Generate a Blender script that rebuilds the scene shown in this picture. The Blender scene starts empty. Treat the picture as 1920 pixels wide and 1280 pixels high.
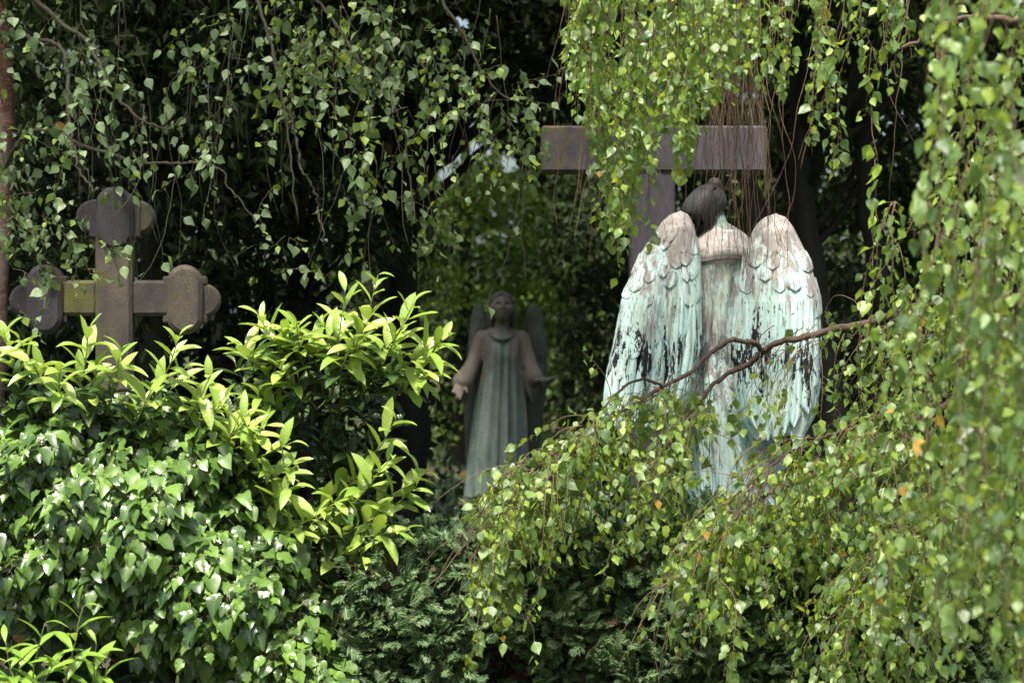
import bpy, math, random
import numpy as np
from mathutils import Vector, Matrix

SEED = 7
rng = np.random.default_rng(SEED)
random.seed(SEED)
sc = bpy.context.scene
COL = sc.collection

# ------------------------------------------------------------------ camera, sky, sun, exposure
LENS, SENSOR, EYE = 85.0, 36.0, 1.6
K = SENSOR / LENS / 1920.0                      # metres per photo pixel per metre of distance
cam_d = bpy.data.cameras.new("camera"); cam = bpy.data.objects.new("camera", cam_d); COL.objects.link(cam)
cam.location = (0, 0, EYE); cam.rotation_euler = (math.radians(90), 0, 0)
cam_d.lens = LENS; cam_d.sensor_width = SENSOR; cam_d.clip_start = 0.1; cam_d.clip_end = 2000
cam_d.dof.use_dof = True; cam_d.dof.focus_distance = 10.9; cam_d.dof.aperture_fstop = 3.6
sc.camera = cam

SUN_EL, SUN_AZ = 64.0, -14.0                     # azimuth: degrees to the right of straight behind the camera
sdir = Vector((math.sin(math.radians(SUN_AZ)) * math.cos(math.radians(SUN_EL)),
               -math.cos(math.radians(SUN_AZ)) * math.cos(math.radians(SUN_EL)), math.sin(math.radians(SUN_EL))))
w = bpy.data.worlds.new("World"); sc.world = w; w.use_nodes = True
nt = w.node_tree; nt.nodes.clear()
sky = nt.nodes.new("ShaderNodeTexSky"); sky.sky_type = 'NISHITA'; sky.sun_disc = False
sky.sun_elevation = math.radians(SUN_EL)
sky.sun_rotation = math.atan2(sdir.x, sdir.y)   # clockwise from +Y
sky.air_density = 1.0; sky.dust_density = 4.0; sky.ozone_density = 1.0
bg = nt.nodes.new("ShaderNodeBackground"); bg.inputs[1].default_value = 0.095
wo = nt.nodes.new("ShaderNodeOutputWorld")
nt.links.new(sky.outputs[0], bg.inputs[0]); nt.links.new(bg.outputs[0], wo.inputs[0])
sl = bpy.data.lights.new("sun", 'SUN'); so = bpy.data.objects.new("sun", sl); COL.objects.link(so)
sl.energy = 4.8; sl.angle = math.radians(9); sl.color = (1.0, 0.95, 0.86)
so.rotation_euler = sdir.to_track_quat('Z', 'Y').to_euler(); so.location = (3, -5, 12)
sc.view_settings.view_transform = 'Standard'; sc.view_settings.look = 'None'
sc.view_settings.exposure = 1.1; sc.view_settings.gamma = 1.0; sc.view_settings.use_curve_mapping = False
sc.cycles.use_denoising = True
sc.cycles.max_bounces = 5; sc.cycles.transmission_bounces = 3; sc.cycles.diffuse_bounces = 3; sc.cycles.glossy_bounces = 2
sc.cycles.sample_clamp_indirect = 6.0; sc.cycles.caustics_reflective = False; sc.cycles.caustics_refractive = False
sc.cycles.use_adaptive_sampling = True; sc.cycles.adaptive_threshold = 0.02

# ------------------------------------------------------------------ small helpers
def P(px, py, Y):
    """a point at distance Y on the line of sight of photo pixel (px, py)"""
    return np.array([(px - 960) * K * Y, Y, EYE - (py - 640) * K * Y])

def link(o, parent=None):
    COL.objects.link(o)
    if parent is not None: o.parent = parent
    return o

def tag(o, label=None, cat=None, group=None, kind=None):
    if label: o["label"] = label
    if cat: o["category"] = cat
    if group: o["group"] = group
    if kind: o["kind"] = kind
    return o

def empty(name, loc, label=None, cat=None, group=None):
    o = bpy.data.objects.new(name, None); o.location = loc; o.empty_display_size = 0.1
    link(o); return tag(o, label, cat, group)

def mesh_np(name, V, F, mat=None, smooth=False, uv=None):
    me = bpy.data.meshes.new(name)
    me.from_pydata([tuple(v) for v in V], [], [tuple(int(i) for i in f) for f in F])
    if smooth: me.polygons.foreach_set("use_smooth", [True] * len(me.polygons))
    if uv is not None:
        l = me.uv_layers.new(name="UVMap"); idx = np.empty(len(me.loops), dtype=np.int32); me.loops.foreach_get("vertex_index", idx)
        l.data.foreach_set("uv", np.asarray(uv)[idx].astype(np.float32).ravel())
    if mat is not None:
        for m in (mat if isinstance(mat, (list, tuple)) else [mat]): me.materials.append(m)
    me.update(); return me

def mesh_tris(name, V, T, mats=None, uv=None, midx=None, smooth=True):
    """fast triangle mesh from arrays"""
    V = np.asarray(V, dtype=np.float32); T = np.asarray(T, dtype=np.int32)
    me = bpy.data.meshes.new(name)
    me.vertices.add(len(V)); me.vertices.foreach_set("co", V.ravel())
    me.loops.add(T.size); me.loops.foreach_set("vertex_index", T.ravel())
    me.polygons.add(len(T)); me.polygons.foreach_set("loop_start", np.arange(0, T.size, 3, dtype=np.int32))
    if smooth: me.polygons.foreach_set("use_smooth", np.ones(len(T), dtype=bool))
    for m in (mats or []): me.materials.append(m)
    if midx is not None: me.polygons.foreach_set("material_index", np.asarray(midx, dtype=np.int32))
    if uv is not None:
        l = me.uv_layers.new(name="UVMap"); l.data.foreach_set("uv", np.asarray(uv, dtype=np.float32)[T.ravel()].ravel())
    me.update(calc_edges=True); me.validate(); return me

def obj(name, me, parent=None, loc=None):
    o = bpy.data.objects.new(name, me); link(o, parent)
    if loc is not None: o.location = loc
    return o

def nrm(a): return a / np.maximum(np.linalg.norm(a, axis=-1, keepdims=True), 1e-9)

def tubes(lines, radii, sides=5):
    """joined tapered tubes; lines = list of (n,3), radii = list of (n,)"""
    Vs, Ts, o = [], [], 0
    ang = np.arange(sides) * 2 * np.pi / sides
    for L, R in zip(lines, radii):
        L = np.asarray(L, float); R = np.asarray(R, float); n = len(L)
        t = nrm(np.gradient(L, axis=0)); ref = np.array([0.31, 0.87, 0.38])
        a = nrm(np.cross(t, ref)); b = np.cross(t, a)
        ring = L[:, None] + R[:, None, None] * (np.cos(ang)[None, :, None] * a[:, None] + np.sin(ang)[None, :, None] * b[:, None])
        Vs.append(ring.reshape(-1, 3)); Vs.append(L[:1]); Vs.append(L[-1:])
        i = np.arange(n - 1)[:, None] * sides; j = np.arange(sides)[None]; j2 = (j + 1) % sides
        q = np.stack([i + j, i + j2, i + sides + j2, i + sides + j], -1).reshape(-1, 4)
        Ts.append(np.concatenate([q[:, [0, 1, 2]], q[:, [0, 2, 3]]]) + o)
        jj = np.arange(sides); k2 = (jj + 1) % sides
        Ts.append(np.stack([np.full(sides, n * sides), k2, jj], -1) + o)
        Ts.append(np.stack([np.full(sides, n * sides + 1), (n - 1) * sides + jj, (n - 1) * sides + k2], -1) + o)
        o += n * sides + 2
    return np.concatenate(Vs), np.concatenate(Ts)

def curve(pts, n=40, wob=0.0):
    """Catmull-Rom through pts (m,d) resampled to n points"""
    p = np.asarray(pts, float); p = np.vstack([2 * p[0] - p[1], p, 2 * p[-1] - p[-2]])
    m = len(p) - 3; s = np.linspace(0, m - 1e-6, n); i = s.astype(int); t = (s - i)[:, None]
    a, b, c, d = p[i], p[i + 1], p[i + 2], p[i + 3]
    r = 0.5 * ((2 * b) + (c - a) * t + (2 * a - 5 * b + 4 * c - d) * t * t + (3 * b - a - 3 * c + d) * t ** 3)
    if wob:
        w_ = np.cumsum(rng.normal(0, wob, (n, p.shape[1])), axis=0); w_ -= np.linspace(0, 1, n)[:, None] * w_[-1]
        r[:, :3] += w_[:, :3]
    return r

# ------------------------------------------------------------------ materials
def new_mat(name):
    m = bpy.data.materials.new(name); m.use_nodes = True; m.node_tree.nodes.clear(); return m, m.node_tree
class N:
    def __init__(s, nt): s.nt = nt
    def add(s, typ, **kw):
        n = s.nt.nodes.new(typ)
        for k, v in kw.items(): setattr(n, k, v)
        return n
    def set(s, sock, v):
        if isinstance(v, bpy.types.NodeSocket): s.nt.links.new(v, sock)
        else:
            if isinstance(v, tuple) and len(v) == 3 and sock.type == 'RGBA': v = v + (1,)
            sock.default_value = v
    def math(s, op, a, b=0.5, c=0.5, clamp=False):
        n = s.add("ShaderNodeMath", operation=op, use_clamp=clamp)
        for i, v in enumerate((a, b, c)): s.set(n.inputs[i], v)
        return n.outputs[0]
    def mix(s, f, a, b, blend='MIX'):
        n = s.add("ShaderNodeMix", data_type='RGBA', blend_type=blend)
        s.set(n.inputs[0], f); s.set(n.inputs[6], a); s.set(n.inputs[7], b); return n.outputs[2]
    def ramp(s, f, stops, interp='LINEAR'):
        n = s.add("ShaderNodeValToRGB"); cr = n.color_ramp; cr.interpolation = interp
        while len(cr.elements) < len(stops): cr.elements.new(0.5)
        for e, (p, c) in zip(cr.elements, stops):
            e.position = p; e.color = (c if isinstance(c, tuple) else (c, c, c)) + (1,)
        s.set(n.inputs[0], f); return n.outputs[0]
    def coord(s, scale=(1, 1, 1), out='Object', loc=(0, 0, 0)):
        c = s.add("ShaderNodeTexCoord"); m = s.add("ShaderNodeMapping")
        m.inputs['Scale'].default_value = scale; m.inputs['Location'].default_value = loc
        s.nt.links.new(c.outputs[out], m.inputs[0]); return m.outputs[0]
    def noise(s, vec, scale, detail=4, rough=0.55, dist=0.0):
        n = s.add("ShaderNodeTexNoise"); n.inputs['Scale'].default_value = scale; n.inputs['Detail'].default_value = detail
        n.inputs['Roughness'].default_value = rough; n.inputs['Distortion'].default_value = dist
        s.set(n.inputs['Vector'], vec); return n.outputs[0]
    def bump(s, h, strength, dist=0.01):
        n = s.add("ShaderNodeBump"); n.inputs['Strength'].default_value = strength; n.inputs['Distance'].default_value = dist
        s.set(n.inputs['Height'], h); return n.outputs[0]
    def pbsdf(s, col, rough=0.6, spec=0.5, normal=None, metal=0.0):
        n = s.add("ShaderNodeBsdfPrincipled"); s.set(n.inputs['Base Color'], col); s.set(n.inputs['Roughness'], rough)
        s.set(n.inputs['Specular IOR Level'], spec); s.set(n.inputs['Metallic'], metal)
        if normal is not None: s.set(n.inputs['Normal'], normal)
        return n.outputs[0]
    def out(s, sh):
        o = s.add("ShaderNodeOutputMaterial"); s.nt.links.new(sh, o.inputs[0])

def leaf_mat(name, dark, light, trans, rough=0.4, spec=0.5, tf=0.35, odd=None, vein=0.25, hue=0.02, bump=0.25):
    """thin leaf: glossy cuticle over green tissue that lets light through; every leaf its own tint"""
    m, t = new_mat(name); n = N(t)
    g = n.add("ShaderNodeNewGeometry"); oi = n.add("ShaderNodeObjectInfo")
    r = n.math('FRACT', n.math('ADD', g.outputs['Random Per Island'], n.math('MULTIPLY', oi.outputs['Random'], 7.31)))
    r2 = n.math('FRACT', n.math('MULTIPLY', r, 17.77))
    col = n.mix(r, dark, light)
    if odd: # a few yellowing leaves
        col = n.mix(n.math('GREATER_THAN', r2, odd[1]), col, odd[0])
    uv = n.add("ShaderNodeUVMap"); sp = n.add("ShaderNodeSeparateXYZ"); t.links.new(uv.outputs[0], sp.inputs[0])
    ax = n.math('ABSOLUTE', sp.outputs[0])
    rib = n.math('SUBTRACT', 1.0, n.math('MULTIPLY', ax, 26.0), clamp=True)
    side = n.math('SINE', n.math('MULTIPLY', n.math('SUBTRACT', sp.outputs[1], n.math('MULTIPLY', ax, 0.8)), 52.0))
    sidev = n.math('MULTIPLY', n.math('GREATER_THAN', side, 0.8), 0.45)
    v = n.math('MULTIPLY', n.math('MAXIMUM', rib, sidev), vein)
    tcol = n.mix(n.math('MULTIPLY', v, 0.8), n.mix(n.math('MULTIPLY', r2, 0.5), trans, light), (0.45, 0.55, 0.2))
    col = n.mix(v, col, (0.35, 0.45, 0.14))
    blot = n.noise(uv.outputs[0], 3.5, 3); col = n.mix(n.math('MULTIPLY', blot, 0.35), col, dark)
    h = n.math('ADD', n.math('MULTIPLY', side, 0.35), n.math('MULTIPLY', rib, -1.0))
    nr = n.bump(h, bump, 0.003)
    pb = n.pbsdf(col, n.math('ADD', rough - 0.08, n.math('MULTIPLY', r2, 0.22)), spec, nr)
    tr = n.add("ShaderNodeBsdfTranslucent"); n.set(tr.inputs[0], tcol)
    mx = n.add("ShaderNodeMixShader"); mx.inputs[0].default_value = tf
    t.links.new(pb, mx.inputs[1]); t.links.new(tr.outputs[0], mx.inputs[2]); n.out(mx.outputs[0]); return m

def bark_mat(name, c1, c2, c3, vs=18, stretch=(1, 1, 0.25), bump=0.8):
    m, t = new_mat(name); n = N(t); v = n.coord(stretch)
    a = n.noise(v, vs, 6, 0.65, 0.6); b = n.noise(n.coord(), 2.2, 4)
    col = n.mix(n.ramp(b, [(0.42, 0.0), (0.62, 1.0)]), n.ramp(a, [(0.3, c1), (0.7, c2)]), c3)
    n.out(n.pbsdf(col, 0.85, 0.25, n.bump(a, bump, 0.02))); return m

M = {}
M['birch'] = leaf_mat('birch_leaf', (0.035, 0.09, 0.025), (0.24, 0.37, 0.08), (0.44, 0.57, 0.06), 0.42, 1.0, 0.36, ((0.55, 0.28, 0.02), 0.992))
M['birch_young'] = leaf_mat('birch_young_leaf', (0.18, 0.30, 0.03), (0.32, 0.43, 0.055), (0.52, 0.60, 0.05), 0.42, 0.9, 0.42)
M['birch_shade'] = leaf_mat('birch_shaded_green_leaf', (0.12, 0.185, 0.085), (0.21, 0.28, 0.125), (0.26, 0.38, 0.08), 0.42, 0.6, 0.28, ((0.4, 0.16, 0.03), 0.994))  # birch leaf with the shade put into its grey-green
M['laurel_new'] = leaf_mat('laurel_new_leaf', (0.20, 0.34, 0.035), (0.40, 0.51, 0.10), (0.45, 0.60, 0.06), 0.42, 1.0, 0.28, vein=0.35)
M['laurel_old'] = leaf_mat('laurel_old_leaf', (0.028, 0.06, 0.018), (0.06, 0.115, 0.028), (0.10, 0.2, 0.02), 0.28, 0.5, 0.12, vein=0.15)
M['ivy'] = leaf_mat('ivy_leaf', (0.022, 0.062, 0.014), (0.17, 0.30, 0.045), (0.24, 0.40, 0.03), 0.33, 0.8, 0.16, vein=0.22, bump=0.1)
M['ivy_dark'] = leaf_mat('ivy_inner_leaf', (0.02, 0.045, 0.016), (0.04, 0.085, 0.022), (0.06, 0.12, 0.02), 0.3, 0.5, 0.08, ((0.25, 0.11, 0.03), 0.97))  # darker green for leaves inside the mound and low ground cover
M['lance'] = leaf_mat('lance_leaf', (0.16, 0.3, 0.035), (0.27, 0.42, 0.05), (0.4, 0.55, 0.05), 0.3, 0.5, 0.3, vein=0.3)
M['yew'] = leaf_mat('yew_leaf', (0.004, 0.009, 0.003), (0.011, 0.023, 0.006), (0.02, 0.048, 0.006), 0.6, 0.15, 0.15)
M['far'] = leaf_mat('lime_leaf', (0.06, 0.11, 0.016), (0.16, 0.24, 0.03), (0.26, 0.4, 0.035), 0.4, 0.45, 0.35)
M['spray'] = leaf_mat('cypress_spray', (0.045, 0.092, 0.034), (0.14, 0.22, 0.085), (0.06, 0.12, 0.035), 0.5, 0.4, 0.12, vein=0.1)
M['spray_dry'] = leaf_mat('cypress_dry_spray', (0.06, 0.036, 0.02), (0.12, 0.065, 0.036), (0.08, 0.045, 0.02), 0.7, 0.2, 0.1, vein=0.1)
M['twig'] = bark_mat('birch_twig', (0.06, 0.038, 0.027), (0.15, 0.095, 0.066), (0.22, 0.155, 0.10), 60)
M['twig_grey'] = bark_mat('grey_twig', (0.045, 0.035, 0.027), (0.10, 0.078, 0.058), (0.075, 0.08, 0.045), 60)
M['limb'] = bark_mat('birch_limb', (0.03, 0.02, 0.015), (0.13, 0.078, 0.055), (0.15, 0.11, 0.085), 55)
M['shoot'] = bark_mat('green_shoot', (0.14, 0.2, 0.04), (0.24, 0.3, 0.06), (0.2, 0.22, 0.06), 30)
M['stem'] = bark_mat('shrub_stem', (0.04, 0.03, 0.02), (0.1, 0.075, 0.05), (0.09, 0.09, 0.05), 40)
M['bark'] = bark_mat('dark_bark', (0.006, 0.005, 0.004), (0.022, 0.017, 0.013), (0.014, 0.016, 0.009), 14)
M['birch_bark'] = bark_mat('birch_bark', (0.04, 0.02, 0.014), (0.14, 0.065, 0.04), (0.26, 0.2, 0.17), 16, (1, 1, 2.0))

def mat_ground():
    m, t = new_mat('earth_and_grass'); n = N(t); v = n.coord()
    a = n.noise(v, 0.6, 5); b = n.noise(v, 14, 6)
    col = n.mix(n.ramp(a, [(0.4, 0.0), (0.6, 1.0)]), n.ramp(b, [(0.3, (0.035, 0.028, 0.018)), (0.7, (0.09, 0.07, 0.045))]),
                n.ramp(b, [(0.3, (0.03, 0.06, 0.015)), (0.7, (0.07, 0.12, 0.03))]))
    n.out(n.pbsdf(col, 0.95, 0.1, n.bump(b, 0.8, 0.05))); return m
M['ground'] = mat_ground()

def mat_verdigris(name, zs, amount=1.0, black=1.0):
    """pale copper patina, brown run-off from the top, black bare patches on the long feathers; zs = (height, run-off) stops"""
    m, t = new_mat(name); n = N(t)
    z = n.add("ShaderNodeSeparateXYZ"); t.links.new(n.coord(), z.inputs[0]); Z = z.outputs[2]
    fine = n.noise(n.coord((1, 1, 0.16)), 46, 5, 0.6, 0.5)
    run = n.noise(n.coord((1, 1, 0.10), loc=(3, 1, 0)), 30, 6, 0.66, 0.9)
    spot = n.noise(n.coord((1, 1, 0.5)), 85, 3, 0.7)
    broad = n.noise(n.coord((1, 1, 0.5), loc=(1, 2, 5)), 6.5, 4)
    pale = n.ramp(fine, [(0.3, (0.40, 0.64, 0.60)), (0.5, (0.60, 0.79, 0.755)), (0.72, (0.76, 0.84, 0.81))])
    pale = n.mix(n.ramp(broad, [(0.5, 0.0), (0.72, 0.65)]), pale, (0.33, 0.58, 0.55))
    pale = n.mix(n.ramp(n.noise(n.coord((1, 1, 0.12), loc=(7, 7, 1)), 24, 5, 0.6, 0.6), [(0.5, 0.0), (0.68, 0.75)]), pale, (0.52, 0.53, 0.40))
    brown = n.ramp(n.noise(n.coord((1, 1, 0.4)), 26, 5), [(0.3, (0.17, 0.13, 0.12)), (0.7, (0.38, 0.31, 0.29))])
    top = n.ramp(n.math('MULTIPLY', Z, 0.5), [(a / 2, b) for a, b in zs])
    f = n.math('ADD', n.math('ADD', n.math('MULTIPLY', n.math('SUBTRACT', run, 0.5), 2.2), n.math('MULTIPLY', n.math('SUBTRACT', broad, 0.5), 1.6)), top)
    f = n.math('ADD', f, n.math('MULTIPLY', n.math('SUBTRACT', spot, 0.5), 0.5))
    col = n.mix(n.math('MULTIPLY', n.ramp(f, [(0.42, 0.0), (0.80, 0.9)]), amount), pale, brown)
    line = n.noise(n.coord((1, 1, 0.07), loc=(9, 3, 2)), 60, 3, 0.5, 1.2)
    col = n.mix(n.ramp(line, [(0.60, 0.0), (0.66, 0.7)]), col, (0.17, 0.13, 0.11))
    blk = n.noise(n.coord((1, 1, 0.11), loc=(5.3, 0, 1.7)), 17, 5, 0.66, 0.6)
    msk = n.noise(n.coord((1, 1, 0.35), loc=(2.2, 7, 0.4)), 5.0, 2)
    band = n.math('SUBTRACT', 1.0, n.math('MULTIPLY', n.math('ABSOLUTE', n.math('SUBTRACT', Z, 1.08)), 2.4), clamp=True)
    bf = n.math('ADD', n.math('ADD', n.math('MULTIPLY_ADD', blk, 1.5, -0.25), n.math('MULTIPLY', n.math('SUBTRACT', msk, 0.5), 0.55)), n.math('MULTIPLY_ADD', band, 0.46, -0.335))
    bf = n.math('ADD', bf, n.math('MULTIPLY', n.math('SUBTRACT', spot, 0.5), 0.42))
    bm = n.ramp(bf, [(0.555, 0.0), (0.572, 1.0)])
    holes = n.ramp(n.noise(n.coord((1, 1, 0.3), loc=(1, 8, 3)), 48, 4, 0.65, 0.6), [(0.53, 1.0), (0.57, 0.0)])
    bm = n.math('MULTIPLY', bm, holes)
    sp2 = n.ramp(n.noise(n.coord((1, 1, 0.3), loc=(0, 4, 4)), 80, 3, 0.6), [(0.64, 0.0), (0.665, 0.9)])
    bm = n.math('MULTIPLY', n.math('MAXIMUM', bm, sp2), black)
    col = n.mix(bm, col, (0.014, 0.013, 0.018))
    h = n.math('ADD', n.math('MULTIPLY', fine, 0.6), n.math('MULTIPLY', bm, -0.7))
    n.out(n.pbsdf(col, 0.6, 0.35, n.bump(h, 0.4, 0.006))); return m
M['verdigris'] = mat_verdigris('verdigris_bronze', [(0.2, 0.12), (0.9, 0.18), (1.25, 0.36), (1.5, 0.62), (1.66, 0.95), (1.8, 1.2)])
M['verdigris_body'] = mat_verdigris('verdigris_robe', [(0.0, 0.2), (0.7, 0.4), (0.95, 0.6), (1.5, 0.62), (1.53, 1.3), (1.72, 1.1), (1.85, 0.75)], 1.0, 0.6)

def mat_blend(name, a, b, c, sc1, sc2, stretch=(1, 1, 0.3), zlo=None, rough=0.7, bump=0.4, lo=0.42, hi=0.6, xabs=0.0):
    m, t = new_mat(name); n = N(t)
    f1 = n.noise(n.coord(stretch), sc1, 5, 0.6, 0.3); f2 = n.noise(n.coord(), sc2, 4, 0.55)
    grit = n.noise(n.coord(), 130, 3, 0.7)
    col = n.mix(n.ramp(f1, [(0.35, 0.0), (0.65, 1.0)]), a, b)
    f = f2
    if zlo is not None:
        z = n.add("ShaderNodeSeparateXYZ"); t.links.new(n.coord(), z.inputs[0])
        f = n.math('ADD', f2, n.math('MULTIPLY_ADD', z.outputs[zlo[2]], zlo[0], zlo[1]))
    if xabs: f = n.math('ADD', f, n.math('MULTIPLY', n.math('SUBTRACT', n.math('ABSOLUTE', z.outputs[0]), 0.12), xabs))
    col = n.mix(n.ramp(f, [(lo, 0.0), (hi, 1.0)]), col, c)
    col = n.mix(n.math('MULTIPLY', n.ramp(grit, [(0.35, 1.0), (0.6, 0.0)]), 0.45), col, (0.03, 0.026, 0.024))
    h = n.math('ADD', f1, n.math('MULTIPLY', grit, 0.35))
    n.out(n.pbsdf(col, rough, 0.3, n.bump(h, bump, 0.014))); return m
M['skin'] = mat_blend('dark_patina', (0.12, 0.17, 0.14), (0.22, 0.30, 0.26), (0.17, 0.125, 0.11), 24, 6, (1, 1, .3), None, 0.6, lo=.48, hi=.64)
M['hair'] = mat_blend('dark_bronze_hair', (0.017, 0.015, 0.013), (0.042, 0.032, 0.029), (0.032, 0.045, 0.038), 22, 5, rough=0.6)
M['robe_far'] = mat_blend('green_brown_bronze', (0.22, 0.32, 0.265), (0.48, 0.58, 0.50), (0.25, 0.215, 0.175), 14, 3.2, (1, 1, 0.15), (0.9, -1.0, 2), 0.55, lo=0.36, hi=0.62, xabs=2.2)
M['wing_far'] = mat_blend('dark_green_bronze', (0.085, 0.10, 0.08), (0.14, 0.155, 0.125), (0.17, 0.24, 0.21), 16, 4, (1, 1, .3), None, 0.55, lo=.52, hi=.7)
M['dark_far'] = mat_blend('brown_bronze', (0.10, 0.085, 0.07), (0.16, 0.135, 0.11), (0.12, 0.125, 0.10), 14, 5, rough=0.55)
M['cross_dark'] = mat_blend('dark_violet_stone', (0.05, 0.044, 0.055), (0.095, 0.083, 0.096), (0.125, 0.10, 0.055), 15, 9.0, (1, 1, 0.25), (-0.5, -0.17, 0), 0.75, 0.25, 0.45, 0.68)
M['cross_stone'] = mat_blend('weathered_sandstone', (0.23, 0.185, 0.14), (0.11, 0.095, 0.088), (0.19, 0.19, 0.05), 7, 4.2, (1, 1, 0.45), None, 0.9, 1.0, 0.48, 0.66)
M['cross_soot_shade'] = mat_blend('sooty_shaded_sandstone', (0.055, 0.048, 0.055), (0.09, 0.078, 0.084), (0.13, 0.115, 0.065), 7, 4.0, (1, 1, 0.45), None, 0.9, 1.0, 0.55, 0.75)  # soot on the top, shadow colour on the left arm lobes
M['stone'] = mat_blend('pedestal_stone', (0.16, 0.14, 0.12), (0.24, 0.22, 0.19), (0.10, 0.13, 0.06), 6, 2.5)

# ------------------------------------------------------------------ leaf templates: base at origin, tip along +Y, face +Z, unit length
def blade(prof, n=6, fold=0.25, curl=0.25, twist=0.0, wav=0.0):
    """prof: list of (t, halfwidth); a midrib and two margins"""
    ts = np.linspace(0, 1, n + 1); pw = np.interp(ts, [p[0] for p in prof], [p[1] for p in prof])
    V, uv, T = [], [], []
    for i, (t, w_) in enumerate(zip(ts, pw)):
        z = -curl * t * t; y = t * (1 - 0.25 * abs(curl) * t)
        a = twist * t
        V.append((0, y, z)); uv.append((0, t))
        for s in (-1, 1):
            dz = fold * w_ + wav * w_ * math.sin(t * 9 + s)
            V.append((s * w_ * math.cos(a), y + (0.04 if 0 < t < 1 else 0) * w_, z + dz + s * w_ * math.sin(a))); uv.append((s * w_, t))
    for i in range(n):
        a, b = 3 * i, 3 * (i + 1)
        for m_, (p, q) in ((1, (a + 1, b + 1)), (2, (a + 2, b + 2))):
            if m_ == 1: T += [(a, b, q), (a, q, p)]
            else: T += [(a, q, b), (a, p, q)]
    V = np.array(V); T = np.array(T)
    A = V[T]; ar = np.linalg.norm(np.cross(A[:, 1] - A[:, 0], A[:, 2] - A[:, 0]), axis=1)
    return V, T[ar > 1e-7], np.array(uv)

def lobed(outline, fold=0.2, droop=0.3, wave=0.06):
    """palmate leaf: fan from a point on the midrib"""
    pts = [(0.0, 0.0)] + outline + [(-x, y) for x, y in reversed(outline) if x > 1e-6]
    c = (0.0, 0.32); V = [(c[0], c[1], 0.0)]
    for k, (x, y) in enumerate(pts):
        V.append((x, y, fold * abs(x) - droop * max(0, y - 0.2) ** 2 - 0.25 * x * x + wave * math.sin(5 * y + 3 * x + k * 1.3)))
    n = len(pts); T = [(0, 1 + (i + 1) % n, 1 + i) for i in range(n)]
    return np.array(V), np.array(T), np.array([(v[0], v[1]) for v in V])

TPL = {}
bp = [(0, 0.03), (0.12, 0.26), (0.25, 0.36), (0.38, 0.36), (0.55, 0.27), (0.72, 0.16), (0.86, 0.07), (1, 0.0)]
TPL['birch'] = [blade(bp, 7, f, c, tw, wv) for f, c, tw, wv in ((0.15, 0.1, 0, .1), (0.35, 0.25, 0.3, .15), (-0.1, 0.3, -0.3, .2), (0.25, -0.1, 0.2, .1), (0.05, 0.4, 0.1, .25))]
lp = [(0, 0.012), (0.08, 0.05), (0.25, 0.125), (0.5, 0.158), (0.75, 0.13), (0.9, 0.068), (1, 0.0)]
TPL['laurel'] = [blade(lp, 8, f, c, tw, 0.05) for f, c, tw in ((0.45, 0.28, 0), (0.6, 0.4, 0.25), (0.3, 0.18, -0.2), (0.5, 0.5, 0.1), (0.35, 0.08, -0.35))]
np_ = [(0, 0.012), (0.15, 0.06), (0.4, 0.115), (0.65, 0.10), (0.85, 0.05), (1, 0.0)]
TPL['lance'] = [blade(np_, 8, f, c, tw, 0.03) for f, c, tw in ((0.3, 0.4, 0), (0.4, 0.6, 0.3), (0.3, 0.25, -0.3))]
iv = [(0.16, -0.06), (0.30, 0.06), (0.46, 0.22), (0.36, 0.36), (0.34, 0.46), (0.40, 0.62), (0.24, 0.66), (0.13, 0.82), (0.0, 1.0)]
iv2 = [(0.14, -0.03), (0.30, 0.08), (0.38, 0.24), (0.36, 0.40), (0.40, 0.52), (0.28, 0.62), (0.16, 0.80), (0.0, 1.0)]
iv3 = [(0.12, 0.0), (0.30, 0.10), (0.39, 0.28), (0.37, 0.46), (0.28, 0.64), (0.15, 0.83), (0.0, 1.0)]
TPL['ivy'] = [lobed(iv, .3, .5), lobed(iv2, .15, .8, .09), lobed(iv3, .1, .7, .1), lobed(iv3, .45, .5, .08), lobed(iv2, .4, .35), lobed(iv3, .3, 1.0, .05)]
q2 = [(0, 0.02), (0.35, 0.30), (0.7, 0.22), (1, 0.0)]
TPL['simple'] = [blade(q2, 2, 0.2, 0.15), blade(q2, 2, -0.1, 0.3)]

def spray(seed):
    """flat feathery conifer spray: a stem with forked scale-leaf branchlets on both sides"""
    r = np.random.default_rng(seed); V, T, uv = [], [], []
    def strip(p, d, L, w_, zc):
        d = np.array(d) / np.hypot(*d); nn = np.array([-d[1], d[0]]); o = len(V)
        for t, ww in ((0, 0.6), (0.55, 1.0), (1, 0.0)):
            c = np.array(p) + d * L * t
            for s in ((-1, 1) if ww > 0 else (0,)):
                q = c + nn * w_ * ww * s; V.append((q[0], q[1], zc * (q[1] ** 2) + 0.06 * math.sin(8 * q[0] + 3 * t) - 0.25 * q[0] ** 2)); uv.append((q[0], q[1]))
        T.extend([(o, o + 1, o + 3), (o, o + 3, o + 2), (o + 2, o + 3, o + 4)])
    zc = r.uniform(-0.35, 0.1); strip((0, 0), (0, 1), 1.0, 0.045, zc)
    for i, t in enumerate(np.linspace(0.1, 0.82, 6)):
        for s in (-1, 1):
            L = (0.62 - 0.5 * t) * r.uniform(0.75, 1.2); a = math.radians(r.uniform(34, 52)); d = (s * math.sin(a), math.cos(a))
            p = (0, t + r.uniform(-.03, .03)); strip(p, d, L, 0.05, zc)
            if L > 0.3:
                p2 = (d[0] * L * 0.45, p[1] + d[1] * L * 0.45); strip(p2, (s * math.sin(a - .75), math.cos(a - .75)), L * 0.5, 0.042, zc)
    return np.array(V), np.array(T), np.array(uv)
TPL['spray'] = [spray(s) for s in (1, 2, 3, 4)]

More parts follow.
